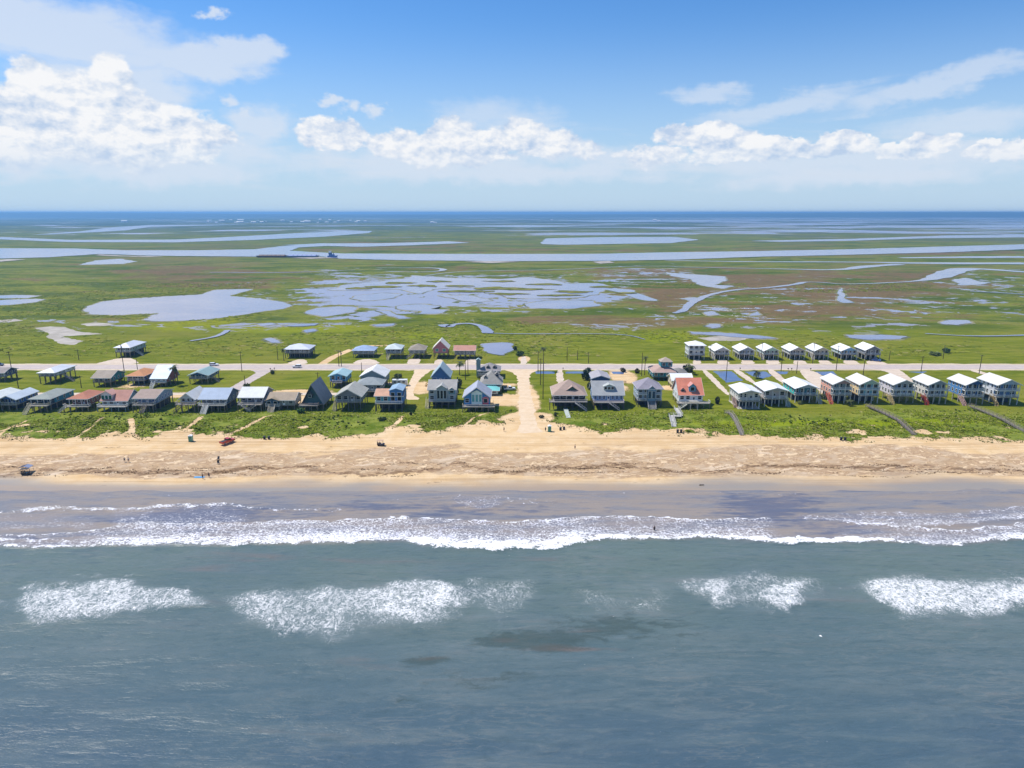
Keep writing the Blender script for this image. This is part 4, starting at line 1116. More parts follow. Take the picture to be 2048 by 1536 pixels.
def house(label, x0, x1, yb, yf, ye, ya=None, D=13.0, roof='gable_y', rise=2.0, wall='#c8c8c8', roofc='#b8b8b8', metal=False, trim='#e2e2de',
          pd=0.0, ns=1, deck=0.0, deck_w=None, deckx=0.0, post='#d8d8d4', pil='#8a7c68', rail=None, stairs=(), fw=3, sw=3, under=None, frac=0.5, oh=0.55, glass=GLASS,
          dormers=(), gable=None, group='houses on stilts', front=None, name='stilt_house', slabbed=False, cat='house', door='#e8e8e8', rz=0.0):
    X, Y = P((x0 + x1) / 2, yb)
    W = (x1 - x0) * m_per_px(Y, 4.0); w = W / 2
    zf, ze = z_at(yf, Y), z_at(ye, Y)
    if ya is not None: rise = z_at(ya, Y) - ze
    rail = rail or trim
    r = empty(name, label, cat, (X, Y, 0), group, rz)
    za = ze + rise
    # ---- stilts and floor
    dw = (deck_w if deck_w is not None else W)
    fl = MB(); fl.box(-w, w, 0, D, zf - .32, zf - .02)
    f_ob = fl.build('floor_deck', paint('#9a9084', 'wood'), r)
    if deck > 0:
        MB().box(deckx - dw / 2, deckx + dw / 2, -deck, -0.004, zf - .30, zf - .04).build('front_deck', paint('#b3aaa0', 'wood'), r)
    hp = q10(zf - .34)
    def pil_me():
        me = MB().box(-.15, .15, -.15, .15, -0.15, zf - .32).mesh('piling'); me.materials.append(paint(pil, 'wood')); return me
    pme = cached(('pil', round(zf, 2), pil), pil_me)
    nx = max(3, int(round(W / 2.9)) + 1); ny = max(3, int(round(D / 4.2)) + 1)
    for j in range(ny):
        for i in range(nx):
            if roof == 'aframe' and False: continue
            link('piling', pme, r, None, (-w + .25 + (W - .5) * i / (nx - 1), .25 + (D - .5) * j / (ny - 1), 0))
    if deck > 0:
        n2 = max(2, int(round(dw / 2.9)) + 1)
        for i in range(n2):
            link('piling', pme, r, None, (deckx - dw / 2 + .2 + (dw - .4) * i / (n2 - 1), -deck + .2, 0))
    if under:
        MB().box(-w + 1.0, w - 1.0, D * .35, D - .6, -0.1, zf - .33).build('shade_dark_storage', paint(under, 'wall'), r)  # storage box; its near-black colour stands in for shade beneath the floor
    # ---- walls
    wm = MB(); a = pd
    wallm = paint(wall, 'wall')
    if roof == 'aframe':
        wm.prism([(-w + .5, a, zf), (w - .5, a, zf), (0, a, za - .6)], (0, D - a - .4, 0))
        o_w = wm.build('wall', wallm, r)
    elif roof == 'gable_y':
        gable_box(wm, -w, w, a, D, zf, ze, za - .05, 'y'); o_w = wm.build('wall', wallm, r)
        if pd > 0:
            MB().prism([(-w, 0.0, ze - .05), (w, 0.0, ze - .05), (0, 0.0, za - .08)], (0, .16, 0)).build('gable', paint(gable or wall, 'wall'), r)
    elif roof == 'gable_x':
        gable_box(wm, -w, w, a, D, zf, ze, za - .05, frac) if a == 0 else None
        if a > 0:
            ym = D * frac
            wm.prism([(-w, a, zf), (-w, D, zf), (-w, D, ze), (-w, ym, za - .05), (-w, a, ze + (za - ze) * min(1, a / ym) - .05)], (W, 0, 0))
        o_w = wm.build('wall', wallm, r)
    else:
        wm.box(-w, w, a, D, zf, ze - .02); o_w = wm.build('wall', wallm, r)
    if front:
        MB().box(-w + .02, w - .02, a - .05, a - .006, zf + .01, ze - .03).build('front_wall', paint(front, 'wall'), r)
        a -= .05
    # ---- roof
    rk = 'metal' if metal else 'roof'
    if roof == 'aframe':
        m = MB()
        for k in (-1, 1):
            slab(m, [(0, -.6, za), (0, D, za), (k * (w + .2), D, zf - .1), (k * (w + .2), -.6, zf - .1)], .3)
        ro = m.build('roof', paint(roofc, rk), r)
    else:
        ro = roof_mesh(roof, W, D, ze, rise, oh, frac).build('roof', paint(roofc, rk), r)
        fascia_mb(roof, W, D, ze, rise, oh, frac).build('fascia', paint(trim, 'trim'), ro)
    # ---- storeys: windows, porches
    hs = (ze - zf) / ns
    for k in range(ns):
        zb = zf + hs * k
        wh = min(1.5, hs * .56)
        if fw:
            wd = min(1.7, W / fw * .55)
            for i in range(fw):
                xx = -w + W * (i + .5) / fw
                if roof == 'aframe':
                    xx *= .55
                if k == 0 and fw >= 3 and i == fw // 2 and hs > 2.0:
                    dd = MB().box(xx - .5, xx + .5, a - .06, a + .01, zb + .02, zb + min(2.05, hs * .85)).build('door', paint(door, 'trim'), r)
                    MB().box(xx - .32, xx + .32, a - .075, a - .062, zb + .9, zb + min(1.85, hs * .75)).build('pane', paint(glass, 'glass'), dd)
                else:
                    window(r, xx, a, zb + hs * .54, wd, wh, 'f', trim, glass)
        if sw and roof != 'aframe':
            side = 'r' if X < 0 else 'l'
            for i in range(sw):
                yy = a + (D - a) * (i + .5) / sw
                window(r, w if side == 'r' else -w, yy, zb + hs * .54, 1.0, wh * .9, side, trim, glass)
        if pd > 0 and roof != 'aframe':
            if k > 0:
                MB().box(-w, w, 0, a - .004, zb - .2, zb - .01).build('balcony_floor', paint(trim, 'trim'), r)
            rm = MB(); rail_mb(rm, (-w + .08, .08), (w - .08, .08), zb)
            for s in (-1, 1): rail_mb(rm, (s * (w - .08), .08), (s * (w - .08), a - .1), zb)
            if not (deck > 0 and k == 0): rm.build('railing', paint(rail, 'trim'), r)
    if pd > 0 and roof != 'aframe':
        npst = max(3, int(round(W / 3.0)) + 1)
        def post_me():
            me = MB().box(-.1, .1, -.1, .1, zf - .02, ze - .03).mesh('porch_post'); me.materials.append(paint(post, 'trim')); return me
        pm = cached(('post', round(zf, 2), round(ze, 2), post), post_me)
        for i in range(npst):
            link('porch_post', pm, r, None, (-w + .2 + (W - .4) * i / (npst - 1), .2, 0))
    if deck > 0:
        rm = MB(); l, rr = deckx - dw / 2 + .08, deckx + dw / 2 - .08
        rail_mb(rm, (l, -deck + .08), (rr, -deck + .08), zf - .03)
        rail_mb(rm, (l, -deck + .08), (l, -.1), zf - .03); rail_mb(rm, (rr, -deck + .08), (rr, -.1), zf - .03)
        rm.build('railing', paint(rail, 'trim'), r)
    for st in stairs:
        d, t = st[0], st[1]; wid = st[2] if len(st) > 2 else 1.3; col = st[3] if len(st) > 3 else rail
        if d == 'f': stair(r, t * w, -deck, zf, 'f', wid, col)
        elif d == 'l': stair(r, -w, t * D, zf, 'l', wid, col)
        elif d == 'r': stair(r, w, t * D, zf, 'r', wid, col)
        elif d == 'fr': stair(r, t * w, -deck - wid / 2, zf, 'r', wid, col)
        elif d == 'fl': stair(r, t * w, -deck - wid / 2, zf, 'l', wid, col)
        elif d == 'sl': stair(r, -w - wid / 2, t * D, zf, 'f', wid, col)
        elif d == 'sr': stair(r, w + wid / 2, t * D, zf, 'f', wid, col)
    for dm in dormers:
        dormer(r, r, *dm)
    if slabbed:
        MB().box(-w - .3, w + .3, -deck - .3, D, 0.045, 0.085).build('ground_slab', paint('#b8b0a4', 'trim'), r)
    return r, dict(X=X, Y=Y, W=W, zf=zf, ze=ze, za=za, D=D)

def dormer(root, par, xc, y, z0, wid, dep, h, rise, wall, roofc, nwin=1, trim='#e6e6e2', kind='gable_y', glass=GLASS):
    """a raised front room or roof window: walls, little roof, windows"""
    m = MB()
    if kind == 'gable_y': gable_box(m, xc - wid / 2, xc + wid / 2, y, y + dep, z0, z0 + h, z0 + h + rise - .04, 'y')
    else: m.box(xc - wid / 2, xc + wid / 2, y, y + dep, z0, z0 + h)
    d = m.build('dormer', paint(wall, 'wall'), par)
    rm = roof_mesh(kind, wid, dep, z0 + h, rise, .3, th=.14)
    ro = rm.build('dormer_roof', paint(roofc, 'roof'), d); ro.location = (xc, y, 0)
    for i in range(nwin):
        xx = xc - wid / 2 + wid * (i + .5) / nwin
        ww = min(1.5, wid / nwin * .7)
        f = MB(); hh = h * .6; zc = z0 + h * .52
        f.box(xx - ww / 2 - .1, xx + ww / 2 + .1, y - .05, y + .01, zc - hh / 2 - .1, zc + hh / 2 + .1).build('window', paint(trim, 'trim'), d)
        MB().box(xx - ww / 2, xx + ww / 2, y - .07, y - .052, zc - hh / 2, zc + hh / 2).build('pane', paint(glass, 'glass'), d)
    return d

WHITE, NAVY = '#e8e8e4', '#22344f'
ROW1, ROW2, ROW3 = 'houses of the front row west of the beach road', 'houses behind the front row', 'houses beyond the main road'
H_ = {}
def HH(key, *a, **k): H_[key] = house(*a, **k)

# ---- front row, west of the beach road
HH('a0', 'pale roofed house cut off by the left edge of the photo, front row', -50, -4, 823, 810, 799, 793, 15, wall='#4f7f8c', roofc='#c3c7c4', metal=True, deck=2, group=ROW1)
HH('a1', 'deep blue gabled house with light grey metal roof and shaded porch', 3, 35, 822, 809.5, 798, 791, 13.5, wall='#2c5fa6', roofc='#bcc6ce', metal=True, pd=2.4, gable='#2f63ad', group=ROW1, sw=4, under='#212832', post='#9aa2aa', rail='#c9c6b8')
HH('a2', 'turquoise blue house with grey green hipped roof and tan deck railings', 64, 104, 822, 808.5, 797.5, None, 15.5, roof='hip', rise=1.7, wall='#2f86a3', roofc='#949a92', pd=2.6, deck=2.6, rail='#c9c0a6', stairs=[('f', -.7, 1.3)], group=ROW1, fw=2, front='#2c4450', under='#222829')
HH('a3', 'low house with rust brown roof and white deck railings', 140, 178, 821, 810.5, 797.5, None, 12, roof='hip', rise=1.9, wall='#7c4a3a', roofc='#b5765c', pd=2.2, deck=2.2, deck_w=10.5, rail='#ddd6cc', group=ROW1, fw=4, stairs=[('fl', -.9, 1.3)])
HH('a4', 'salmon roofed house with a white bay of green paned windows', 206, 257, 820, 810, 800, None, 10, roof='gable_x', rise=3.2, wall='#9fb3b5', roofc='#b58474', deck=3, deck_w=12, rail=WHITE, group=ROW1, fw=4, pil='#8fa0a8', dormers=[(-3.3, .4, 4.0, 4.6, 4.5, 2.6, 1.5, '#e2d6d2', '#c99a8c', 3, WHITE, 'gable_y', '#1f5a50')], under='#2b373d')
HH('a5', 'tan and mauve roofed house with blue shuttered side windows and stairs', 271, 313, 823, 807.5, 796, None, 15, roof='gable_x', rise=1.9, wall='#7f93ae', roofc='#a08c80', pd=2, deck=2.2, rail='#b7b4ac', group=ROW1, sw=5, glass='#2f4f9a', stairs=[('f', .3, 1.3, '#8a8078')], under='#28262c')
HH('a6', 'small white gabled house with wide windows beside a long ramp', 362, 391, 823, 806, 797, 786, 12, wall='#b9c3c8', roofc='#d3d3d0', metal=True, pd=1.2, deck=2.4, deck_w=8, rail='#c9b9a4', group=ROW1, fw=3, stairs=[('fl', 0, 1.3, '#a08c74')])
HH('a7', 'blue grey roofed house with white fascia and twin white stair rails', 401, 455, 822, 808, 797, None, 13, roof='gable_x', rise=3.0, wall='#5f7487', roofc='#8394ab', metal=True, trim=WHITE, pd=2.0, deck=2.2, group=ROW1, fw=5, stairs=[('f', -.35, 2.0, WHITE)], under='#2e343a')
HH('a8', 'pale silver roofed house with grey deck and crossing stairs in front', 480, 528, 819, 806, 793.5, None, 12, roof='gable_x', rise=2.8, wall='#7d828e', roofc='#bfc2c2', metal=True, pd=1.8, deck=2.6, rail='#b9b3ac', group=ROW1, fw=4, stairs=[('fr', -.6, 1.3, '#b3aca4'), ('fl', .6, 1.3, '#b3aca4')])
HH('a9', 'low tan roofed house with a dark blue front porch gable', 534, 590, 819, 810, 799, None, 9.5, roof='gable_x', rise=2.0, wall='#8f918c', roofc='#a4937e', deck=1.6, deck_w=6, deckx=-3, rail='#d6d2c8', group=ROW1, fw=4, dormers=[(-3.1, -1.0, 1.95, 5.4, 3.6, 2.3, 1.0, '#2c4c63', '#97876f', 2)], stairs=[('f', -.5, 2.4, '#cfc4b0')])
HH('a10', 'steep grey A-frame house with a teal glazed front', 604, 648, 819, 808, 808, 768, 14, roof='aframe', wall='#3f686c', roofc='#8d8e8f', deck=2.4, deck_w=8, deckx=-1.2, rail='#b59a84', group=ROW1, fw=2, pd=1.2, dormers=[(-.9, -.2, 5.0, 1.8, 2.6, 1.6, 1.0, '#2d4a52', '#6d6e70', 1)])
HH('a11', 'large grey gabled house on tall dark stilts with white porch posts', 672, 723, 822, 804, 792, 778, 13.5, wall='#767b84', roofc='#a9a89f', pd=1.6, trim='#c9c9c4', group=ROW1, fw=4, sw=4, post='#c4c8c8', pil='#6f6a60', stairs=[('sl', .35, 1.3, '#b0a890')])
HH('a12', 'teal house with a bright blue upper room and white balcony', 752, 806, 822, 805, 791, None, 11, roof='gable_x', rise=1.6, wall='#4f9aa8', roofc='#c89c80', deck=1.6, rail=WHITE, group=ROW1, fw=4, pil='#5a5a58', under='#1f242c', dormers=[(3.0, -.1, 3.3, 5.4, 9, 5.6, .9, '#3f78b5', '#8fa9bf', 2, WHITE, 'gable_y')])
HH('a13', 'wide two storey grey house with central window bay beside sandy drive', 858, 911, 815, 801, 778, None, 13, roof='gable_x', rise=2.6, wall='#a3acb2', roofc='#a09d98', ns=2, deck=1.4, rail='#c6c9cc', group=ROW1, fw=4, sw=4, pil='#6b6660', under='#1f1d23', dormers=[(0, -.9, 2.9, 4.2, 6, 5.8, 1.3, '#93a5a8', '#a8a8a4', 3, WHITE), (4.2, -.3, 6.0, 2.4, 4, 2.0, .8, '#2f7f90', '#b0aca4', 1)], stairs=[('sl', .2, 1.4, '#d6ccae')])
HH('a14', 'beach house with blue and red front around white gridded windows', 928, 980, 822, 810.5, 793, 774, 12, wall='#3d86c0', roofc='#a5aab8', pd=0, deck=2.4, deck_w=13.5, deckx=.8, rail='#d4c3a8', group=ROW1, fw=4, sw=4, dormers=[(0, -.35, 3.0, 4.4, 5, 5.0, 1.2, '#cfe6e6', '#8fb8bc', 3, WHITE, 'gable_y', '#4f9aa0'), (3.6, -.22, 3.0, 2.4, 3, 2.9, .5, '#c2405a', '#a5aab8', 1)], stairs=[('sr', .4, 1.3, '#c9b48c')])
# ---- second row, west
HH('h0', 'dark navy house by the main road at the left edge', -24, 11, 764, 753, 745, None, 9, roof='gable_x', rise=1.6, wall='#2c3a66', roofc='#948a84', pd=1.5, group=ROW2)
HH('h1', 'long white house raised on tall bare stilts near the main road', 80, 112, 768, 752, 745.5, None, 16, roof='hip', rise=1.6, wall='#d2d2d4', roofc='#cdd0d6', metal=True, pd=2.2, group=ROW2, sw=4, pil='#7a6c58', rail='#b9bed0', stairs=[('r', .35, 1.4, '#8d8790')], fw=2)
HH('h2', 'teal house with light brown roof between white and orange roofed houses', 187, 223, 774, 764, 755, None, 12, roof='gable_x', rise=2.2, wall='#2d8284', roofc='#a09384', pd=1.6, group=ROW2, front='#3d6a8a', pil='#a8865a', rail='#b39c84')
HH('h3', 'blue house with orange tan roof beside the red sided house', 255, 290, 771, 761, 752, None, 13, roof='hip', rise=2.1, wall='#2760a8', roofc='#c68a5e', pd=1.2, group=ROW2, front='#5a5a86', under='#223239', pil='#6f8088')
HH('h4', 'house with steep pale blue metal roof and red brown side wall', 304, 335, 773, 764, 756, None, 11, roof='gable_x', rise=4.6, frac=.75, wall='#8f4c4a', roofc='#bcc9de', metal=True, group=ROW2, front='#b7c3cc', deck=1.4, fw=3, sw=2, stairs=[('f', -.5, 1.4, WHITE)], rail='#b7c3cc')
HH('h5', 'dark teal gabled house on yellowish stilts on an open lawn', 379, 417, 768, 757, 750, 744, 13, wall='#2d5f70', roofc='#86a09f', metal=True, pd=2.4, gable='#2a5f86', group=ROW2, sw=3, pil='#a89468', stairs=[('r', .3, 1.3, '#9a9488')])
HH('h6', 'bright sky blue cottage with white porch and grey green roof', 660, 693, 775, 763, 751.5, 746, 11, wall='#3f9cd6', roofc='#9ab8bd', metal=True, pd=1.4, group=ROW2, trim='#bfe3ee', post='#bfe3ee', deck=2, deck_w=4.5, rail='#e0d8e0', pil='#5a5560')
HH('h7', 'grey gabled house with bright white roof near the mid lane', 722, 770, 779, 767, 752, 740, 13, wall='#76888c', roofc='#dedcd8', metal=True, group=ROW2, fw=2, under='#313437')
HH('h8', 'grey house with hipped grey roof just behind the large grey gabled house', 714, 764, 792, 781, 769, None, 9, roof='hip', rise=2.4, wall='#8d9397', roofc='#919899', deck=1.6, group=ROW2, rail='#c9c9c6', fw=4)
HH('h9', 'blue glazed gable house behind the wide grey two storey house', 864, 899, 776, 765, 752, 733, 12, wall='#3f6faa', roofc='#a5b6ba', metal=True, ns=1, trim='#a8c3dc', group=ROW2, fw=3, glass='#27508c', stairs=[('l', .3, 1.3, '#d9b86a')])
HH('c1', 'dark grey house of many roof lights by the beach road corner', 957, 1000, 757, 749, 741.5, None, 10, roof='hip', rise=3.0, wall='#5f666a', roofc='#979190', group=ROW2, deck=1.6, dormers=[(-5.4, 1.0, .6, 2.0, 2.2, 8.6, .7, '#8ca3a5', '#9cb0b0', 0), (-.6, 1.4, 4.2, 1.5, 3, 1.6, .7, '#4d5054', '#8a8686', 1), (2.6, 1.4, 4.2, 1.5, 3, 1.6, .7, '#4d5054', '#8a8686', 1)])
HH('c2', 'grey house with tall hipped roof and small dormers near turquoise cabana', 962, 1003, 784, 776, 768, None, 13, roof='hip', rise=4.8, wall='#8fa1a3', roofc='#9c9890', group=ROW2, deck=1.6, rail='#d6d2c8', dormers=[(-2.6, 2.2, 5.0, 1.6, 3, 1.6, .8, '#3f4448', '#94908a', 1), (2.6, 4.0, 6.0, 1.6, 3, 1.6, .8, '#4a4e50', '#94908a', 1)])
HH('cab', 'small turquoise roofed cabana behind the blue and red fronted house', 966, 996, 791, 787.5, 780.5, None, 6, roof='hip', rise=1.3, wall='#b9d6d4', roofc='#76c6c2', group=ROW2, fw=2, sw=0, oh=.8)
# ---- front row, east of the beach road
EAST = 'front row houses just east of the beach road'
HH('d1', 'broad tan hipped roof house with dark green roof gable and dark porch', 1106, 1171, 818, 801, 790, None, 14, roof='hip', rise=5.0, wall='#3f3c40', roofc='#ab9486', pd=2.6, deck=2.2, deck_w=15.8, deckx=-.6, group=EAST, fw=4, sw=3, rail='#bfb6b4', pil='#4a4748', under='#1c1e21', dormers=[(1.2, 1.8, 7.3, 5.4, 5, .25, 1.9, '#36564f', '#b39a8b', 0)], stairs=[('fr', .3, 1.5, '#c4bec0')])
HH('d2', 'grey roofed house with blue glazed front and white roof dormer', 1186, 1246, 816, 801.5, 788, None, 11.5, roof='gable_x', rise=4.4, wall='#5f8cbb', roofc='#a4a6a6', deck=2.8, group=EAST, fw=7, sw=3, rail='#d6c9d0', glass='#254a7a', pil='#5f4f50', under='#221a1c', dormers=[(.4, 1.6, 7.3, 4.4, 4, 1.8, .9, '#a9bab6', '#b4b8b4', 3)], stairs=[('fr', .0, 1.4, '#c9c0c0')])
HH('d3', 'navy blue house with grey gabled roof behind blue glazed front', 1184, 1219, 773, 765.5, 756.5, 751, 12.5, wall='#225089', roofc='#a5a2a5', trim='#c3d2e0', group=ROW2, fw=0, sw=3, oh=.4)
HH('d4', 'light blue two storey house with grey hipped roof and centre steps', 1275, 1323, 814, 801, 777.5, None, 11, roof='hip', rise=3.6, wall='#a9bccb', roofc='#918b95', ns=2, pd=1.8, group=EAST, fw=4, sw=3, pil='#39415c', under='#191f31', dormers=[(.6, -.5, 2.75, 3.4, 4, 5.2, 1.4, '#6d8ba3', '#8a8a94', 2, WHITE, 'gable_y', '#213f52')], stairs=[('f', .1, 3.2, '#b9b6b4')], rail=WHITE)
HH('d5', 'white house with big orange roof and blue dormer above the pergola', 1357, 1404, 814, 803, 788, None, 11.5, roof='gable_x', rise=5.6, frac=.55, wall='#e3e6e6', roofc='#d6846a', group=EAST, deck=3, deck_w=13.5, deckx=.8, rail='#e0dccb', fw=4, sw=3, dormers=[(.7, .9, 6.3, 2.8, 4, 2.6, 1.2, '#4f95b5', '#c88f86', 1, WHITE), (-3.3, 1.2, 6.3, 1.5, 3, 1.2, .7, '#5a5a60', '#b9776a', 1)], stairs=[('fl', -.5, 1.4, '#e0dccb')])
HH('d5b', 'white metal roofed annexe behind the orange roofed house', 1344, 1384, 779, 771, 760, None, 9, roof='gable_x', rise=2.2, wall='#d9c8a6', roofc='#e6e6e4', metal=True, group=ROW2, fw=0, sw=3)
HH('d6', 'teal house with pink grey roof and hipped lookout tower', 1306, 1350, 761, 753.5, 744.5, None, 13, roof='hip', rise=2.6, wall='#1d7d8c', roofc='#b09488', group=ROW2, fw=4, pil='#2f6f7c', dormers=[(1.6, 3.0, 6.2, 5.6, 5.6, 2.5, 1.9, '#2a8290', '#a99a8a', 2, WHITE, 'hip')])
HH('d6b', 'low dark roofed wing to the right of the teal house', 1350, 1374, 757, 752, 747, None, 9, roof='hip', rise=1.6, wall='#5a5f62', roofc='#7d7a76', group=ROW2, fw=2)
# ---- front row of the eastern estate
EST = 'white roofed estate houses of the front row'
kw = dict(metal=True, roofc='#e4e4e2', trim=WHITE, post=WHITE, rail=WHITE, pil='#dedcd6', group=EST, sw=4)
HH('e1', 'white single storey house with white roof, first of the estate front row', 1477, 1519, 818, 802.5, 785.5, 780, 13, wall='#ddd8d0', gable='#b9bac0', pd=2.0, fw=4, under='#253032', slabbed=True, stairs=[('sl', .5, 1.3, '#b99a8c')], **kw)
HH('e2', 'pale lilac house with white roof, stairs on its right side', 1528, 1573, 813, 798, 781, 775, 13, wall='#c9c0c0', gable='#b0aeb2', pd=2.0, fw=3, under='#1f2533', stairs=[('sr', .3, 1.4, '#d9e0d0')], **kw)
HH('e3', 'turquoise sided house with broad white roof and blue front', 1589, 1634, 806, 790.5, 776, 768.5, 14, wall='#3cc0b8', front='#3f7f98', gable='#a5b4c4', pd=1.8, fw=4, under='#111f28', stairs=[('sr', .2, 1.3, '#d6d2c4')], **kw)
kw.update(roofc='#d6d2cd')
HH('e4', 'salmon pink walled house with two porch floors of grey green', 1663, 1701, 807, 790.5, 767.5, 759, 12, wall='#e8a68e', front='#7f9a9c', gable='#a88a88', ns=2, pd=2.2, fw=3, under='#142333', stairs=[('sl', .3, 1.3, '#d2705c')], **kw)
HH('e5', 'cream sided house with pale blue green two storey front', 1716, 1756, 807, 791.5, 768, 758.5, 12, wall='#e6cf9f', front='#7fb6c6', gable='#a9c4bd', ns=2, pd=1.2, fw=3, under='#192123', **kw)
HH('e6', 'lavender white house with white chairs along its porch', 1783, 1827, 807, 792, 768.5, 759.5, 12, wall='#dcd4dc', front='#9db0c8', gable='#9ca3ae', ns=2, pd=2.2, fw=4, **dict(kw, pil='#a89c84'), stairs=[('sl', .2, 1.3, '#c2ae7c')])
HH('e7', 'off white house with red stairs on its left side', 1852, 1892, 808, 793, 769, 760, 12, wall='#e2dcd0', front='#7c93a8', gable='#8a98a8', ns=2, pd=2.2, fw=4, **dict(kw, pil='#c9bfb0'), stairs=[('sl', .2, 1.5, '#a83a34')])
HH('e8', 'deep blue house with white porch posts and turquoise lower rail', 1926, 1966, 809, 794, 769, 760, 12, wall='#4f86bc', front='#2f5f98', gable='#20508c', ns=2, pd=2.2, fw=4, **dict(kw, pil='#b9b0a4'), stairs=[('sl', .2, 1.3, '#c9a49c')])
HH('e9', 'pale blue white house at the far right end of the front row', 1990, 2035, 810, 794.5, 769, 759, 13, wall='#dfe2e6', front='#5f86b8', gable='#9db4d0', ns=2, pd=2.2, fw=3, under='#223748', stairs=[('sl', .2, 1.3, '#b9a06c')], **kw)
# ---- estate houses beyond the road
BK = 'white roofed estate houses beyond the road'
kw = dict(metal=True, roofc='#e6e6e4', trim=WHITE, post=WHITE, rail=WHITE, pil='#dedcd6', group=BK, sw=3, pd=1.6)
HH('f1', 'two storey white house with hipped roof, westmost beyond the estate road', 1377, 1409, 720, 710.5, 691, None, 9, roof='hip', rise=2.0, wall='#e2e2e2', ns=2, fw=3, under='#283031', **kw)
FS = [(1429, 1458, '#c0c0c4', 'light grey'), (1478, 1508, '#93a4bc', 'blue grey'), (1527, 1557, '#a9cabc', 'pale mint'), (1579, 1609, '#b8b0ac', 'taupe'), (1628, 1657, '#bdb8a4', 'khaki'), (1681, 1714, '#7fb0d6', 'sky blue')]
for i, (a, c, col, nm) in enumerate(FS):
    HH('f%d' % (i + 2), nm + ' fronted estate house with bright white roof beyond the road', a, c, 719.8, 709.3, 701, 694, 12, wall='#d9d6d0' if i not in (2, 5) else '#c9d8d6', front=col, gable=col, fw=4, under='#1e2628', stairs=[('sl', .3, 1.2, '#cfc9bc')] if i % 2 == 0 else (), **kw)
HH('f8', 'dark grey estate house with white roof at the end beyond the road', 1729, 1760, 721, 709.3, 699.5, 691.5, 12, wall='#8d9299', gable='#767d86', fw=3, under='#211f25', **kw)
# ---- houses beyond the road, west
HH('g1', 'long grey green house with silver roof alone by the marsh', 232, 262, 715, 704, 695, None, 17, roof='hip', rise=2.0, wall='#93a7a8', roofc='#ccd0da', metal=True, pd=2, group=ROW3, sw=5, under='#283133', stairs=[('r', .3, 1.3, '#b0b4b4')], post=WHITE)
HH('g2', 'slate coloured house with silver hipped roof across from side road', 570, 619, 716.5, 706, 698.5, None, 12, roof='hip', rise=2.2, wall='#5a6478', roofc='#c0c4d2', metal=True, pd=2, group=ROW3, fw=4, pil='#7a7a72', under='#1f2432')
HH('g3', 'house with bluish hipped roof and open stilts beside a sandy trail', 706, 748, 715.5, 707.5, 701, None, 10, roof='hip', rise=2.2, wall='#949ca4', roofc='#98abc9', pd=2, group=ROW3, fw=4, pil='#8d8468')
HH('g4', 'grey house with pale square roof, second beside sandy trail', 772, 802, 717.5, 706.5, 698, None, 11, roof='hip', rise=2.0, wall='#7f8aa2', roofc='#bcc6c6', metal=True, pd=1.8, group=ROW3, fw=3, stairs=[('f', -.6, 1.2, '#d2c8b0')])
HH('g5', 'brown hipped roof house with pale drive in front', 819, 849, 717, 706, 699.5, None, 11, roof='hip', rise=2.4, wall='#7c7c74', roofc='#94897a', pd=1.8, group=ROW3, fw=3, stairs=[('fl', -.4, 1.2, '#d2c8b0')])
HH('g6', 'rose red house with steep cream gable roof', 867, 896, 717, 705.5, 695.5, 681, 10, wall='#b8727c', roofc='#e0d8ca', metal=True, group=ROW3, fw=2, sw=2, trim='#e8dfcc', glass='#2f7f80', pil='#4a4658')
HH('g7', 'dark walled house with long pink roof and white fascia', 909, 950, 718, 708.5, 700, None, 8, roof='gable_x', rise=2.0, wall='#48545c', roofc='#bf8c7a', trim='#f0f0ee', pd=1.8, group=ROW3, fw=4)

# ------------------------------------------------------------------ smaller things
def gz(x, y): return float(ground_z(np.array([[x]], float), np.array([[y]], float))[0, 0])
WOODG, WOODB = '#8d8478', '#5d4c3c'

# ---- utility poles
def pole_meshes(h):
    m = MB().cyl((0, 0, -.3), (0, 0, h), .19, .13, 8).mesh('pole'); m.materials.append(paint('#4a3d30', 'wood')); return m
def pole(px, py, top, label, arm=True, can=False, group='utility poles'):
    X, Y = P(px, py); h = max(5.5, z_at(top, Y)); h = round(h * 2) / 2
    r = empty('utility_pole', label, 'utility pole', (X, Y, 0), group)
    link('pole', cached(('pole', h), lambda: pole_meshes(h)), r)
    def am():
        me = MB().box(-1.1, 1.1, -.12, -.0, -.07, .07).mesh('crossarm'); me.materials.append(paint('#4a3d30', 'wood')); return me
    def im():
        me = MB().cyl((0, 0, 0), (0, 0, .22), .07, .05, 6).mesh('insulator'); me.materials.append(paint('#b8b8b4', 'trim')); return me
    if arm:
        a = link('crossarm', cached('arm', am), r, None, (0, -.12, h - .35))
        for x in (-1, -.35, .95): link('insulator', cached('ins', im), a, None, (x, -.06, .07))
    if can:
        MB().cyl((.34, -.1, h - 1.9), (.34, -.1, h - .95), .26, .26, 8).build('transformer', paint('#8d9296', 'trim'), r)
        MB().box(-.1, .34, -.14, -.06, h - 1.5, h - 1.4).build('bracket', paint('#5a5a5a', 'trim'), r)
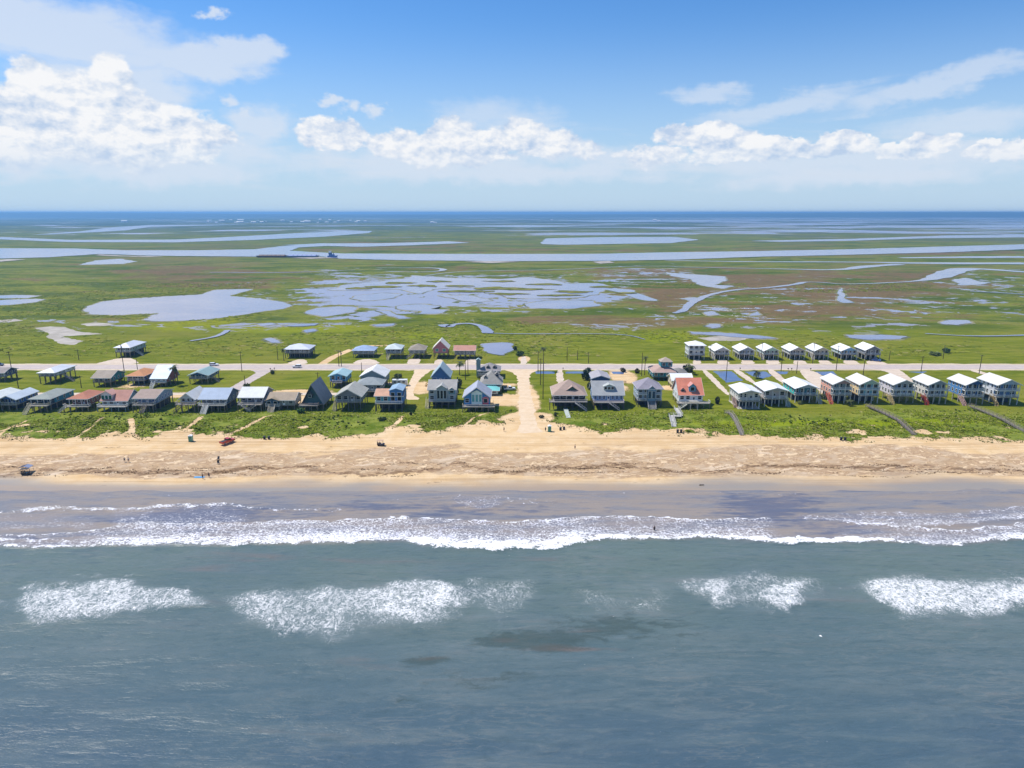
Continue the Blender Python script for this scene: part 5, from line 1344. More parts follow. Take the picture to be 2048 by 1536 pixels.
POLES = [(24, 743, 704, 'tall pole at the road near the left edge of the photo', 1, 0), (37, 776, 741, 'pole standing on the lawn left of the long white house', 0, 0),
         (158, 720, 699, 'leaning looking pole beyond the road right of the long white house', 1, 0), (249, 746, 688, 'tall pole with transformer in front of the grey green marsh house', 1, 1),
         (163, 776, 752, 'short pole between the long white house and the teal house', 0, 0), (275, 739, 727, 'thin pole behind the orange roofed blue house', 0, 0),
         (484, 743, 704, 'lone pole beside the mouth of the west side road', 1, 0), (491, 776, 752, 'grey pole at the lower end of the west side road', 0, 0),
         (556, 720, 694, 'bare pole in the grass left of the slate coloured house', 0, 0), (637, 776, 745, 'pole behind the tip of the A-frame house', 1, 0),
         (678, 733, 700, 'left pole of the pair by the road near the sandy trail', 1, 0), (683, 733, 702, 'right pole of the pair by the road near the sandy trail', 1, 1),
         (724, 752, 725, 'brown pole between the sky blue cottage and the white roofed gable', 0, 0), (931, 760, 720, 'near pole of the pair left of the dark grey roof lights', 0, 0),
         (936, 747, 718, 'far pole of the pair left of the dark grey roof lights', 1, 0), (1076, 744, 702, 'tall road pole just east of the beach road corner', 1, 0),
         (1081, 770, 716, 'middle pole on the lawn east of the beach road', 1, 0), (1086, 798, 724, 'nearest pole on the lawn east of the beach road', 1, 0),
         (1134, 722, 694, 'first pole beyond the road east of the beach road', 0, 0), (1155, 720, 704, 'short middle pole beyond the road opposite the tan roofed house', 0, 0),
         (1177, 727, 704, 'thick pole at the road edge behind the navy house', 0, 0), (1283, 752, 705, 'pole with a leafy top left of the teal house', 0, 0),
         (1452, 760, 712, 'tall pole rising from the first estate pond', 1, 1), (1420, 720, 690, 'pole left of the light grey estate house', 1, 0),
         (1522, 720, 685, 'pole left of the pale mint estate house', 1, 0), (1562, 743, 704, 'pole at the third estate pond', 1, 0), (1593, 747, 722, 'short pole at the top of the wide estate drive', 0, 0),
         (1625, 727, 686, 'pole left of the khaki estate house', 1, 0), (1672, 742, 690, 'pole by the fourth estate pond', 1, 0), (1726, 751, 706, 'pole left of the curved estate drive', 1, 1),
         (1778, 721, 703, 'thin pole in the field right of the dark grey estate house', 0, 0), (1842, 743, 712, 'road pole behind the lavender white house', 1, 0),
         (1886, 718, 690, 'pole in the field behind the off white house', 0, 0), (1958, 748, 709, 'last pole of the road behind the deep blue house', 1, 0)]
for a, c, t, lb, ar, cn in POLES: pole(a, c, t, lb, ar, cn)

# ---- palms
def frond_mesh():
    rr = random.Random(3); v, f = [], []
    n = 9
    spine = [(0.28 * i, 0.34 * math.sin(i / n * 2.6) - 0.022 * i * i * .9) for i in range(n)]
    for i in range(n - 1):
        x, z = spine[i]; x2, z2 = spine[i + 1]
        l = .75 * math.sin((i + 1) / n * 3.0) + .12
        for s in (-1, 1):
            k = len(v); v += [(x, 0, z), (x2, 0, z2), (x2 + .25, s * l, z2 - .28)]
            f.append((k, k + 1, k + 2) if s > 0 else (k, k + 2, k + 1))
            k = len(v); v += [(x, 0, z + .01), ((x + x2) / 2, 0, (z + z2) / 2), ((x + x2) / 2 + .2, s * l * .85, z - .12)]
            f.append((k, k + 1, k + 2))
    me = bpy.data.meshes.new('frond'); me.from_pydata(v, [], f); me.update(); return me
def palm(px, py, h, label, s=1.0, seed=0):
    rr = random.Random(seed); X, Y = P(px, py)
    r = empty('palm_tree', label, 'palm tree', (X, Y, 0), 'palm trees among the houses')
    m = MB(); p0 = Vector((0, 0, -.2)); lean = rr.uniform(-.5, .5)
    for i in range(5):
        p1 = Vector((lean * ((i + 1) / 5) ** 2, 0, h * (i + 1) / 5))
        m.cyl(p0, p1, .22 - .02 * i, .20 - .02 * i, 7); p0 = p1
    m.build('trunk', paint('#6b5a46', 'wood'), r)
    fm = cached('frond', frond_mesh)
    if not fm.materials: fm.materials.append(paint('#56602a', 'leaf'))
    for k in range(16):
        o = link('frond', fm, r, None, p0)
        o.rotation_euler = (rr.uniform(-.2, .2), rr.uniform(-.9, .65), k * 2.4)
        sc = s * rr.uniform(.8, 1.15); o.scale = (sc, sc, sc)
palm(352, 771, 8.5, 'palm right of the red sided house', 1.0, 1)
palm(919, 750, 6.0, 'palm right of the blue glazed gable house', 1.0, 2)
palm(1087, 742, 12.0, 'tall palm behind the poles east of the beach road', .8, 3)
palm(1513, 757, 3.4, 'short palm at the edge of the second estate pond', 1.0, 4)
palm(1289, 750, 9.0, 'palm left of the teal house by the road', .7, 5)
palm(1379, 748, 4.2, 'bushy palm at the right of the teal house', 1.1, 6)
palm(568, 722, 6.4, 'thin palm in the grass left of the slate coloured house', .7, 7)
palm(1700, 812, 1.8, 'small palm between the salmon and cream sided houses', .7, 8)

# ---- shrubs and bushes
def leaf_clump(seed, n=230, sp=(1, 1, .8)):
    rr = random.Random(seed); v, f = [], []
    for i in range(n):
        d = Vector((rr.gauss(0, 1), rr.gauss(0, 1), rr.gauss(0, 1))).normalized() * rr.uniform(.35, 1) ** .6
        c = Vector((d.x * sp[0] + .25 * math.sin(3 * d.y + seed), d.y * sp[1], max(0.02, (d.z * .55 + .5) * sp[2] * 1.1)))
        a = Vector((rr.gauss(0, 1), rr.gauss(0, 1), rr.gauss(0, .6))).normalized() * rr.uniform(.12, .30)
        b_ = Vector((rr.gauss(0, 1), rr.gauss(0, 1), rr.gauss(0, .6))).normalized() * rr.uniform(.10, .22)
        k = len(v); v += [tuple(c - a), tuple(c + b_), tuple(c + a), tuple(c - b_)]; f.append((k, k + 1, k + 2, k + 3))
    me = bpy.data.meshes.new('foliage'); me.from_pydata(v, [], f); me.update(); return me
def shrub(px, py, w, h, label, col='#3c5220', seed=1, name='shrub', cat='shrub', group='bushes and hedges around the houses'):
    X, Y = P(px, py)
    r = empty(name, label, cat, (X, Y, gz(X, Y)), group, seed * 1.3)
    me = cached(('leaf', seed % 4, col), lambda: leaf_clump(seed % 4))
    if not me.materials: me.materials.append(paint(col, 'leaf'))
    o = link('foliage', me, r, None); o.scale = (w / 2, w / 2 * .9, h)
    MB().cyl((0, 0, -.1), (0, 0, h * .5), .09, .05, 5).build('trunk', paint('#5a4a38', 'wood'), r)
SHR = [(1172, 760, 5.0, 5.5, 'tall dark green bush at the left of the navy house', '#27462a'), (1177, 752, 4.0, 4.6, 'second dark bush behind the tall one by the navy house', '#27462a'),
       (1181, 779, 3.2, 4.0, 'grey green bush beside the grey roof with blue glazed front', '#56684a'), (1376, 744, 5.0, 4.2, 'dark bush under the bushy palm by the teal house', '#2e3a22'),
       (1434, 808, 2.2, 3.6, 'narrow dark shrub on the lawn right of the orange roofed house', '#24301c'), (1274, 746, 3.0, 2.6, 'brown bush by the road right of the sandy yard', '#4a4426'),
       (1246, 744, 3.0, 2.4, 'dark bush by the road left of the sandy yard', '#343b24'), (773, 782, 3.0, 3.0, 'bright green bush behind the teal house with blue upper room', '#4a7a28'),
       (797, 756, 4.0, 2.6, 'grey green bushes right of the bright white roof', '#5a6a44'), (790, 762, 3.4, 2.2, 'low bush right of the bright white roof', '#4c5e30'),
       (960, 752, 4.0, 4.0, 'dark shrub at the left of the roof light house', '#2f3c2c'), (1040, 712, 4.0, 3.4, 'shrub at the right end of the round street pond', '#40602a'),
       (1030, 700, 3.0, 2.6, 'small bush on the far bank of the street pond', '#3c5428'), (602, 826, 3.6, 2.4, 'green bush in front of the steep A-frame house', '#3e6a26'),
       (917, 776, 3.0, 5.0, 'dark tree right of the wide grey two storey house', '#2c3826'), (912, 788, 2.6, 4.0, 'shrub right of the wide grey two storey house', '#3a4a2a'),
       (494, 776, 3.0, 2.4, 'bush at the foot of the grey pole by the west side road', '#5c6a34'), (545, 748, 2.2, 2.4, 'weedy bush at the mouth of the west side road', '#53602c'),
       (240, 762, 3.4, 3.6, 'olive bush between the teal and orange roofed houses', '#5a6234'), (1892, 705, 5.0, 3.0, 'shrub in the field behind the off white house', '#48622e'),
       (1870, 711, 6.0, 2.4, 'pale shrubs in the field beyond the road right of estate', '#6c7a40'), (1700, 806, 2.4, 2.6, 'grey bush between the salmon and cream sided houses', '#4a4a34'),
       (352, 750, 3.0, 2.6, 'bright shrub under the palm by the red sided house', '#4f7a28'), (765, 845, 3.0, 1.6, 'dune bush seaward of the teal house', '#3c5a24'),
       (822, 832, 1.4, 1.6, 'small dark shrub by the sand path east of the teal house', '#26301a'), (1111, 835, 1.4, 2.0, 'small dark shrub right of the beach road end', '#26301a'),
       (1083, 836, 2.0, 1.4, 'low shrub at the dune corner of the beach road', '#38442a'), (1645, 798, 3.0, 2.4, 'pale bush right of the turquoise sided house', '#7c8258'),
       (1600, 808, 2.6, 1.8, 'grass clump between the lilac and turquoise sided houses', '#8a9048')]
for i, q in enumerate(SHR): shrub(*q, seed=i + 1)

# ---- raised walkways over the dunes
def walkway(px, w, label, zz=0.75, col=WOODG, rails=True, name='boardwalk'):
    pts = [P(*q) for q in px]
    zs = [gz(*p) + zz for p in pts]; zs[-1] = gz(*pts[-1]) + .25
    r = empty(name, label, 'boardwalk', (*pts[0], 0), 'boardwalks to the beach')
    o = Vector((*pts[0], 0)); V3 = [Vector((p[0], p[1], z)) - o for p, z in zip(pts, zs)]
    pl, st, rl = MB(), MB(), MB()
    for a, b_ in zip(V3[:-1], V3[1:]):
        d = (b_ - a); L = d.length; d.normalize(); s = Vector((-d.y, d.x, 0)).normalized()
        n = max(2, int(L / .24))
        for i in range(n):
            c = a + d * (L * (i + .5) / n)
            pl.bar(c - s * w / 2, c + s * w / 2, L / n * .82, .05)
        for k in (-1, 1):
            e = s * (k * w / 2 * .9) + Vector((0, 0, -.13)); st.bar(a + e, b_ + e, .06, .2)
            if rails:
                e = s * (k * w / 2) + Vector((0, 0, .95)); rl.bar(a + e, b_ + e, .12, .07)
                e = s * (k * w / 2) + Vector((0, 0, .5)); rl.bar(a + e, b_ + e, .05, .1)
        m = max(2, int(L / 2.6))
        def pm(zz=zz, rails=rails, col=col):
            me = MB().box(-.06, .06, -.06, .06, -1.9, 1.0 if rails else .0).mesh('post'); me.materials.append(paint(col, 'wood')); return me
        pme = cached(('wpost', rails, col), pm)
        for i in range(m):
            for k in (-1, 1):
                link('post', pme, r, None, a + d * (L * i / m) + s * (k * w / 2))
    prop(pl.build('planks', paint(col, 'wood'), r), kind='stuff')
    st.build('stringers', paint(col, 'wood'), r)
    if rails: rl.build('railing', paint(col, 'wood'), r)
walkway([(1352, 819), (1361, 835.5), (1342, 836.5), (1348, 855)], 1.8, 'white zigzag boardwalk seaward of the orange roofed house', .7, '#cfccc6')
walkway([(1131, 819), (1137, 839)], 1.8, 'short pale boardwalk seaward of the tan hipped roof', .6, '#c9d0c4', False)
walkway([(1452, 830), (1460, 835), (1469, 846), (1477, 858), (1484, 871)], 1.4, 'curved grey boardwalk seaward of the first estate house', .8, '#9c9284')
walkway([(1734, 815), (1760, 826), (1796, 846), (1829, 871)], 1.5, 'long brown boardwalk seaward of the cream sided house', .9, '#8d8174')
walkway([(1938, 815), (1965, 825), (2005, 844), (2080, 881)], 1.5, 'boardwalk leaving the photo at the right edge', .9, '#938a78')

# ---- portable toilets
def toilet(px, py, label):
    X, Y = P(px, py); z = gz(X, Y)
    r = empty('portable_toilet', label, 'portable toilet', (X, Y, z), 'teal portable toilets on the beach')
    teal = paint('#0f8f7c', 'gloss')
    MB().box(-.62, .62, -.62, .62, .12, 2.15).build('cabin', teal, r)
    d = MB().box(-.46, .46, -.66, -.62, .2, 1.98).build('door', paint('#0c7a6c', 'gloss'), r)
    MB().box(.30, .40, -.70, -.66, 1.0, 1.15).build('handle', paint('#d8d8d8', 'trim'), d)
    m = MB().box(-.68, .68, -.68, .68, 2.15, 2.27); m.prism([(-.6, -.6, 2.27), (.6, -.6, 2.27), (0, -.6, 2.52)], (0, 1.2, 0))
    m.build('roof', paint('#ececec', 'trim'), r)
    MB().box(-.7, .7, -.7, .7, 0, .12).build('skid_base', paint('#3a3a3a', 'trim'), r)
    MB().cyl((.4, .45, 2.2), (.4, .45, 2.9), .06, .06, 6).build('vent_pipe', paint('#d8d8d8', 'trim'), r)
toilet(382, 882, 'teal portable toilet left of the red pickup on the beach')
toilet(1099, 863, 'teal portable toilet at the foot of the beach road')

# ---- bins in pairs
def barrel_mesh():
    m = MB().cyl((0, 0, 0), (0, 0, .95), .33, .36, 10); m.cyl((0, 0, .93), (0, 0, .99), .39, .39, 10)
    m.cyl((0, 0, .30), (0, 0, .34), .365, .365, 10).cyl((0, 0, .62), (0, 0, .66), .375, .375, 10); return m.mesh('trash_barrel')
BAR = [(529, 878, 'left bin of the pair right of the red pickup'), (538, 878, 'right bin of the pair right of the red pickup'), (1121, 861, 'left bin of the pair right of the beach road toilet'), (1128, 860, 'right bin of the pair right of the beach road toilet'),
       (1355, 867, 'left bin at the foot of the zigzag boardwalk'), (1362, 867, 'right bin at the foot of the zigzag boardwalk'), (1682, 880, 'left bin of the eastern pair below estate'), (1690, 880, 'right bin of the eastern pair below estate')]
bm_ = barrel_mesh(); bm_.materials.append(paint('#23282e', 'trim'))
for a, c, lb in BAR:
    X, Y = P(a, c); r = empty('trash_barrel', lb, 'trash bin', (X, Y, gz(X, Y)), 'dark bins in pairs along the dune edge')
    o = link('barrel', bm_, r); o.scale = (1.25, 1.25, 1.2)
    MB().cyl((0, 0, 1.18), (0, 0, 1.30), .50, .22, 10).build('lid', paint('#343a40', 'trim'), r)

# ---- vehicles
def car(px, py, heading, label, col='#e4e4e4', kind='suv', loc=None, cat='car', name='parked_car', group=None):
    X, Y = loc or P(px, py); z = max(gz(X, Y), 0.034)
    r = empty(name, label, cat, (X, Y, z), group, heading)
    L, Wd = (5.4, 1.95) if kind == 'pickup' else (4.6, 1.85)
    prof = {'suv': [(-L / 2, .35), (L / 2, .35), (L / 2, .85), (L / 2 - .15, 1.0), (L / 2 - 1.2, 1.08), (-L / 2 + .1, 1.08), (-L / 2, .9)],
            'pickup': [(-L / 2, .45), (L / 2, .45), (L / 2, .95), (L / 2 - .15, 1.1), (L / 2 - 1.3, 1.18), (-L / 2, 1.18)]}[kind]
    body = MB().prism([(x, -Wd / 2, zz) for x, zz in prof], (0, Wd, 0)).build('body', paint(col, 'gloss'), r)
    mod = body.modifiers.new('bevel', 'BEVEL'); mod.width = .07; mod.segments = 2
    if kind == 'suv': cb = [(-L / 2 + .12, 1.08), (L / 2 - 1.25, 1.08), (L / 2 - 1.95, 1.62), (-L / 2 + .4, 1.62)]
    else: cb = [(-.55, 1.18), (L / 2 - 1.35, 1.18), (L / 2 - 2.0, 1.78), (-.45, 1.78)]
    MB().prism([(x, -Wd / 2 + .10, zz) for x, zz in cb], (0, Wd - .2, 0)).build('window_band', paint('#10161c', 'glass'), r)
    a, b_ = cb[3][0] - .03, cb[2][0] + .03
    MB().box(a, b_, -Wd / 2 + .08, Wd / 2 - .08, cb[2][1], cb[2][1] + .07).build('roof', paint(col, 'gloss'), r)
    if kind == 'pickup':
        MB().box(-L / 2 + .12, -.65, -Wd / 2 + .14, Wd / 2 - .14, 1.185, 1.20).build('truck_bed', paint('#2c2c2c', 'trim'), r)
    def tyre():
        me = MB().cyl((0, -.12, 0), (0, .12, 0), .36, .36, 12).mesh('tyre'); me.materials.append(paint('#16161a', 'trim')); return me
    def rim():
        me = MB().cyl((0, -.135, 0), (0, .135, 0), .2, .2, 8).mesh('rim'); me.materials.append(paint('#a8a8a8', 'trim')); return me
    for sx in (-1, 1):
        for sy in (-1, 1):
            w = link('wheel', cached('tyre', tyre), r, None, (sx * L * .31, sy * (Wd / 2 - .1), .36))
            link('rim', cached('rim', rim), w)
    for sy in (-1, 1):
        MB().box(L / 2 - .02, L / 2 + .03, sy * .65 - .2, sy * .65 + .2, .72, .9).build('headlight', paint('#f0f0e8', 'gloss'), r)
        MB().box(-L / 2 - .03, -L / 2 + .02, sy * .7 - .14, sy * .7 + .14, .75, .95).build('taillight', paint('#a01818', 'gloss'), r)
    return r
car(428, 731.5, 0.02, 'white car driving on the road behind the dark teal house', '#ececec', name='car')
car(594, 735.5, math.pi, 'white car driving on the road opposite the slate coloured house', '#e8e8e8', name='car')
car(-2, 731.5, 0, 'dark car on the road at the left edge of the photo', '#3a4a66', name='car')
car(1752, 722.5, -.6, 'blue car parked by the dark grey estate house', '#1f4f8f')
car(1019, 780, .15, 'white pickup parked right of the turquoise cabana', '#ececec', 'pickup', cat='pickup')
car(455, 886, 1.05, 'red pickup on the sand below the front row houses', '#b8321f', 'pickup', cat='pickup')
car(1215, 763, 1.5, 'white car parked in the sandy yard right of the navy house', '#dcdcdc')
car(300, 790, 1.2, 'dark parked car on the lane behind the tan and mauve roofed house', '#4a2c30')

X, Y = P(800, 771)
r = empty('camper_trailer', 'white camper trailer behind the teal house with blue upper room', 'trailer', (X, Y, .04), None, .05)
b0 = MB().box(-3.6, 3.6, -1.2, 1.2, .55, 3.0).build('body', paint('#e6e4de', 'gloss'), r)
md = b0.modifiers.new('bevel', 'BEVEL'); md.width = .2; md.segments = 3
for x in (-2.2, -.2, 1.9): window(r, x, -1.2, 2.0, 1.1, .8, 'f')
MB().box(-1.6, -.6, -.5, .5, 3.0, 3.25).build('roof_vent', paint('#3a3e42', 'trim'), r)
for sx in (-.5, .5):
    for sy in (-1, 1): MB().cyl((sx, sy * 1.05 - .1, .35), (sx, sy * 1.05 + .1, .35), .35, .35, 10).build('wheel', paint('#16161a', 'trim'), r)
MB().bar((3.6, 0, .5), (4.7, 0, .5), .15).build('tow_bar', paint('#3a3a3a', 'trim'), r)

def buggy(px, py, rz, label, roofc, bodyc):
    X, Y = P(px, py); r = empty('beach_buggy', label, 'golf cart', (X, Y, gz(X, Y)), None, rz)
    MB().prism([(-1.3, -.6, .3), (1.3, -.6, .3), (1.3, -.6, .7), (.6, -.6, .85), (.5, -.6, .55), (-.3, -.6, .55), (-.4, -.6, .8), (-1.3, -.6, .8)], (0, 1.2, 0)).build('body', paint(bodyc, 'gloss'), r)
    for x in (-.35, -1.1): MB().box(x - .1, x + .45, -.55, .55, .8, .95).box(x - .16, x - .06, -.55, .55, .95, 1.35).build('seat', paint('#8a7a66', 'trim'), r)
    MB().box(-1.35, .85, -.65, .65, 1.95, 2.03).build('roof', paint(roofc, 'trim'), r)
    m = MB()
    for x in (-1.25, .7):
        for y in (-.58, .58): m.bar((x, y, .7), (x, y, 1.96), .06)
    m.build('roof_frame', paint('#2a2a2a', 'trim'), r)
    for sx in (-.85, .95):
        for sy in (-1, 1): MB().cyl((sx, sy * .6 - .11, .28), (sx, sy * .6 + .11, .28), .28, .28, 10).build('wheel', paint('#141416', 'trim'), r)
buggy(762, 890, 0, 'dark beach cart on the sand seaward of the teal house', '#c9a88c', '#3a2620')
buggy(52, 944, .2, 'black cart under the tilted navy canopy near the left edge', '#2a2c34', '#20242c')
X, Y = P(50, 941)
r = empty('beach_canopy', 'tilted navy and silver beach canopy at the left of the wet sand', 'beach canopy', (X, Y + .6, gz(X, Y)), None, .1)
m = MB()
for x in (-1.9, 1.9):
    for y in (-1.3, 1.3): m.bar((x * 1.05, y * 1.05, 0), (x, y, 2.5 + (x < 0) * .0), .07)
m.build('frame', paint('#8a8a90', 'trim'), r)
r.scale = (.8, .8, .74)
slab_m = MB(); slab_m.prism([(-2.1, -1.5, 2.45), (0.1, -1.5, 3.1), (.1, 1.5, 3.1), (-2.1, 1.5, 2.45)], (0, 0, .06)); slab_m.build('dark_cloth', paint('#1c2440', 'trim'), r)
slab_m = MB(); slab_m.prism([(2.1, -1.5, 2.45), (.1, -1.5, 3.1), (.1, 1.5, 3.1), (2.1, 1.5, 2.45)], (0, 0, .06)); slab_m.build('pale_cloth', paint('#7d86a2', 'trim'), r)
X, Y = P(398, 949)
prop(MB().box(-1.6, 1.6, -.5, .5, 0.02, .07).build('beach_towel', paint('#3f9fd8', 'trim'), None, (X, Y, gz(X, Y))), 'bright blue towel spread on the sand beside two people', 'towel')
X, Y = P(1405, 964)
r = MB().cyl((-.9, 0, .12), (.5, .2, .16), .13, .10, 7).cyl((.1, .1, .16), (.5, -.5, .35), .06, .03, 5).cyl((-.3, .05, .15), (-.7, .5, .3), .05, .03, 5).build('driftwood', paint('#2e261e', 'wood'), None, (X, Y, gz(X, Y)))
prop(r, 'dark driftwood on the smooth wet sand', 'driftwood')
for i, (a, c, lb) in enumerate([(436, 917, 'dark beach chair, upper of two left of centre'), (437, 925, 'dark beach chair, lower of two left of centre')]):
    X, Y = P(a, c); r = empty('beach_chair', lb, 'chair', (X, Y, gz(X, Y)), 'dark chairs on the open sand', .6 * i)
    MB().box(-.35, .35, -.35, .3, .38, .44).build('seat', paint('#26262c', 'trim'), r)
    MB().prism([(-.35, .28, .42), (.35, .28, .42), (.35, .62, 1.15), (-.35, .62, 1.15)], (0, .05, .02)).build('backrest', paint('#26262c', 'trim'), r)
    for sx in (-.3, .3):
        for sy in (-.3, .25): MB().bar((sx, sy, 0), (sx, sy, .4), .05).build('leg', paint('#8a8a8a', 'trim'), r)

def mailbox(px, py, label):
    X, Y = P(px, py); r = empty('mailbox', label, 'mailbox', (X, Y, 0), 'mailboxes along the road')
    MB().box(-.06, .06, -.06, .06, -.2, 1.1).build('post', paint(WOODB, 'wood'), r)
    MB().prism([(-.22, -.4, 1.1), (.22, -.4, 1.1), (.22, -.4, 1.35), (.1, -.4, 1.5), (-.1, -.4, 1.5), (-.22, -.4, 1.35)], (0, .8, 0)).build('box', paint('#22242a', 'trim'), r)
    MB().box(.22, .26, -.1, .05, 1.3, 1.6).build('flag', paint('#a82a22', 'trim'), r)
for q in [(541, 742, 'mailbox at the mouth of the west side road'), (549, 741, 'second mailbox right of the west side road'), (1126, 741, 'mailbox on the drive of the tan roofed house'), (1480, 741, 'mailbox between first and second estate ponds'),
          (1576, 742, 'left mailbox by the third estate pond'), (1583, 742, 'right mailbox by the third estate pond'), (1621, 742, 'mailbox right of the wide estate drive')]: mailbox(*q)
r = None
# post and rail fence behind the blue glazed house
X, Y = P(1240, 766); X0, Y0 = P(1226, 766)
fr = empty('rail_fence', 'dark low rail fence between the navy house and the sandy yard', 'fence', (X0, Y0, 0))
L = (P(1252, 766)[0] - X0)
for i in range(5): MB().box(-.06, .06, -.06, .06, -.2, 1.1).build('post', paint(WOODB, 'wood'), fr, (L * i / 4, 0, 0))
for z in (.4, .7, 1.0): MB().box(0, L, -.12, -.06, z - .06, z + .06).build('rail', paint(WOODB, 'wood'), fr)
X0, Y0 = P(790, 784)
# pergola in front of the orange roofed house
X, Y = P(1384, 816)
pg = empty('pergola', 'white slatted pergola in front of the orange roofed house', 'pergola', (X, Y - 2.0, 0))
for sx in (-1.5, 1.5):
    for sy in (-1.2, 1.2): MB().box(-.08, .08, -.08, .08, -.1, 3.4).build('post', paint('#d9d4ca', 'wood'), pg, (sx, sy, 0))
for i in range(7): MB().box(-.05, .05, -1.7, 1.7, 3.45, 3.6).build('slat', paint('#d9d4ca', 'wood'), pg, (-1.6 + 3.2 * i / 6, 0, 0))
for sy in (-1.2, 1.2): MB().box(-1.9, 1.9, -.06, .06, 3.3, 3.45).build('beam', paint('#d9d4ca', 'wood'), pg, (0, sy, 0))
# white chairs on the porch of the lavender white house
rt, inf = H_['e6']
for i in range(5):
    c = empty('porch_chair', ['leftmost', 'second', 'middle', 'fourth', 'rightmost'][i] + ' of five white chairs on the porch of the lavender white house', 'chair', (inf['X'] - 1.6 + i * 1.15, inf['Y'] + .95, inf['zf']), 'white chairs on the lavender white porch')
    wm = paint('#f2f2ee', 'trim')
    for nm, bx in (('seat', (-.32, .32, -.3, .3, .36, .42)), ('backrest', (-.32, .32, .28, .34, .42, 1.15)), ('armrest', (-.38, -.30, -.3, .3, .6, .66)), ('armrest', (.30, .38, -.3, .3, .6, .66)),
                   ('leg', (-.36, -.3, -.3, -.24, 0, .62)), ('leg', (.3, .36, -.3, -.24, 0, .62)), ('leg', (-.36, -.3, .24, .3, 0, .42)), ('leg', (.3, .36, .24, .3, 0, .42))):
        me = cached(('pch', nm, bx), lambda: MB().box(*bx).mesh(nm))
        if not me.materials: me.materials.append(wm)
        link(nm, me, c)

# ---- people
def body_mesh(pose, k):
    lean, stride, arm = pose
    V = [(0, 0, .95), (0, lean * .1, 1.18), (0, lean * .2, 1.42), (0, lean * .24, 1.52), (0, lean * .28, 1.66),
         (-.19, lean * .2, 1.40), (-.27, lean * .2 - arm * .15, 1.13), (-.27, lean * .2 - arm * .35, .90), (-.27, lean * .2 - arm * .40, .80),
         (.19, lean * .2, 1.40), (.27, lean * .2 + arm * .12, 1.13), (.28, lean * .2 + arm * .05, .90), (.28, lean * .2, .80),
         (-.11, -stride * .05, .88), (-.12, -stride * .25, .50), (-.12, -stride * .15 - .0, .09), (-.12, -stride * .15 - .16, .04),
         (.11, stride * .05, .88), (.12, stride * .15, .50), (.12, stride * .32, .09), (.12, stride * .32 - .16, .04)]
    Eg = [(0, 1), (1, 2), (2, 3), (3, 4), (2, 5), (5, 6), (6, 7), (7, 8), (2, 9), (9, 10), (10, 11), (11, 12), (0, 13), (13, 14), (14, 15), (15, 16), (0, 17), (17, 18), (18, 19), (19, 20)]
    rad = [.14, .13, .15, .065, .105, .075, .05, .04, .04, .075, .05, .04, .04, .10, .065, .045, .04, .10, .065, .045, .04]
    me = bpy.data.meshes.new('body'); me.from_pydata(V, Eg, []); me.update()
    o = bpy.data.objects.new('tmp_body', me); COL.objects.link(o)
    sk = o.modifiers.new('s', 'SKIN')
    for i, q in enumerate(me.skin_vertices[0].data): q.radius = (rad[i], rad[i]); q.use_root = (i == 0)
    sb = o.modifiers.new('u', 'SUBSURF'); sb.levels = 1; sb.render_levels = 1
    dg = bpy.context.evaluated_depsgraph_get()
    m2 = bpy.data.meshes.new_from_object(o.evaluated_get(dg)); m2.name = 'person_body'
    bpy.data.objects.remove(o)
    return m2
def person(px, py, rz, label, shirt, shorts, hair, pose=(0, .3, .3), zoff=None, k=0):
    X, Y = P(px, py); z = gz(X, Y) if zoff is None else zoff
    r = empty('person', label, 'person', (X, Y, z), None, rz)
    me = cached(('bod', pose), lambda: body_mesh(pose, k))
    if not me.materials: me.materials.append(paint('#b07a58', 'trim'))
    link('body', me, r)
    lean, st, _ = pose
    MB().cyl((0, 0, .80), (0, lean * .1, 1.12), .185, .165, 10).cyl((-.11, -st * .15, .58), (-.10, 0, .86), .10, .13, 8).cyl((.11, st * .12, .58), (.10, 0, .86), .10, .13, 8).build('shorts', paint(shorts, 'trim'), r)
    if shirt: MB().cyl((0, lean * .08, 1.06), (0, lean * .2, 1.46), .175, .20, 10).build('shirt', paint(shirt, 'trim'), r)
    MB().cyl((0, lean * .28 + .02, 1.66), (0, lean * .28 + .02, 1.80), .125, .07, 10).build('hair', paint(hair, 'trim'), r)
person(249, 921, .3, 'left walker of two on the open sand, light shirt', '#e0d4c4', '#3a3a40', '#3a2a1e', (0, .6, .5))
person(257, 921, .3, 'right walker of two on the open sand, white shirt', '#efe8e0', '#5a5048', '#5a3c24', (0, .6, .5))
person(405, 952, 2.4, 'person standing nearest the blue towel', '#3a4a5a', '#22262e', '#2a1e16', (0, .3, .2))
person(418, 950, 1.0, 'person in dark clothes bending right of the blue towel', '#2c2c34', '#22262e', '#2a1e16', (1.0, .3, .6))
person(1150, 897, -1.0, 'lone person standing on the sand right of the beach road end', '#d8c8b4', '#4a3c30', '#4a3220', (0, .3, .3))
person(1091, 863, .5, 'person in dark clothes left of the beach road toilet', '#2f4a48', '#38281e', '#2a1e16', (0, .3, .3))
person(1309, 1053, 0, 'bather in dark clothes wading in the foam', '#22262c', '#22262c', '#1e1612', (0, .3, .3), zoff=SEA - .35)
person(1008, 863, .8, 'small figure on the sand left of the beach road', '#6a5a48', '#40342a', '#2a1e16', (0, .3, .3))

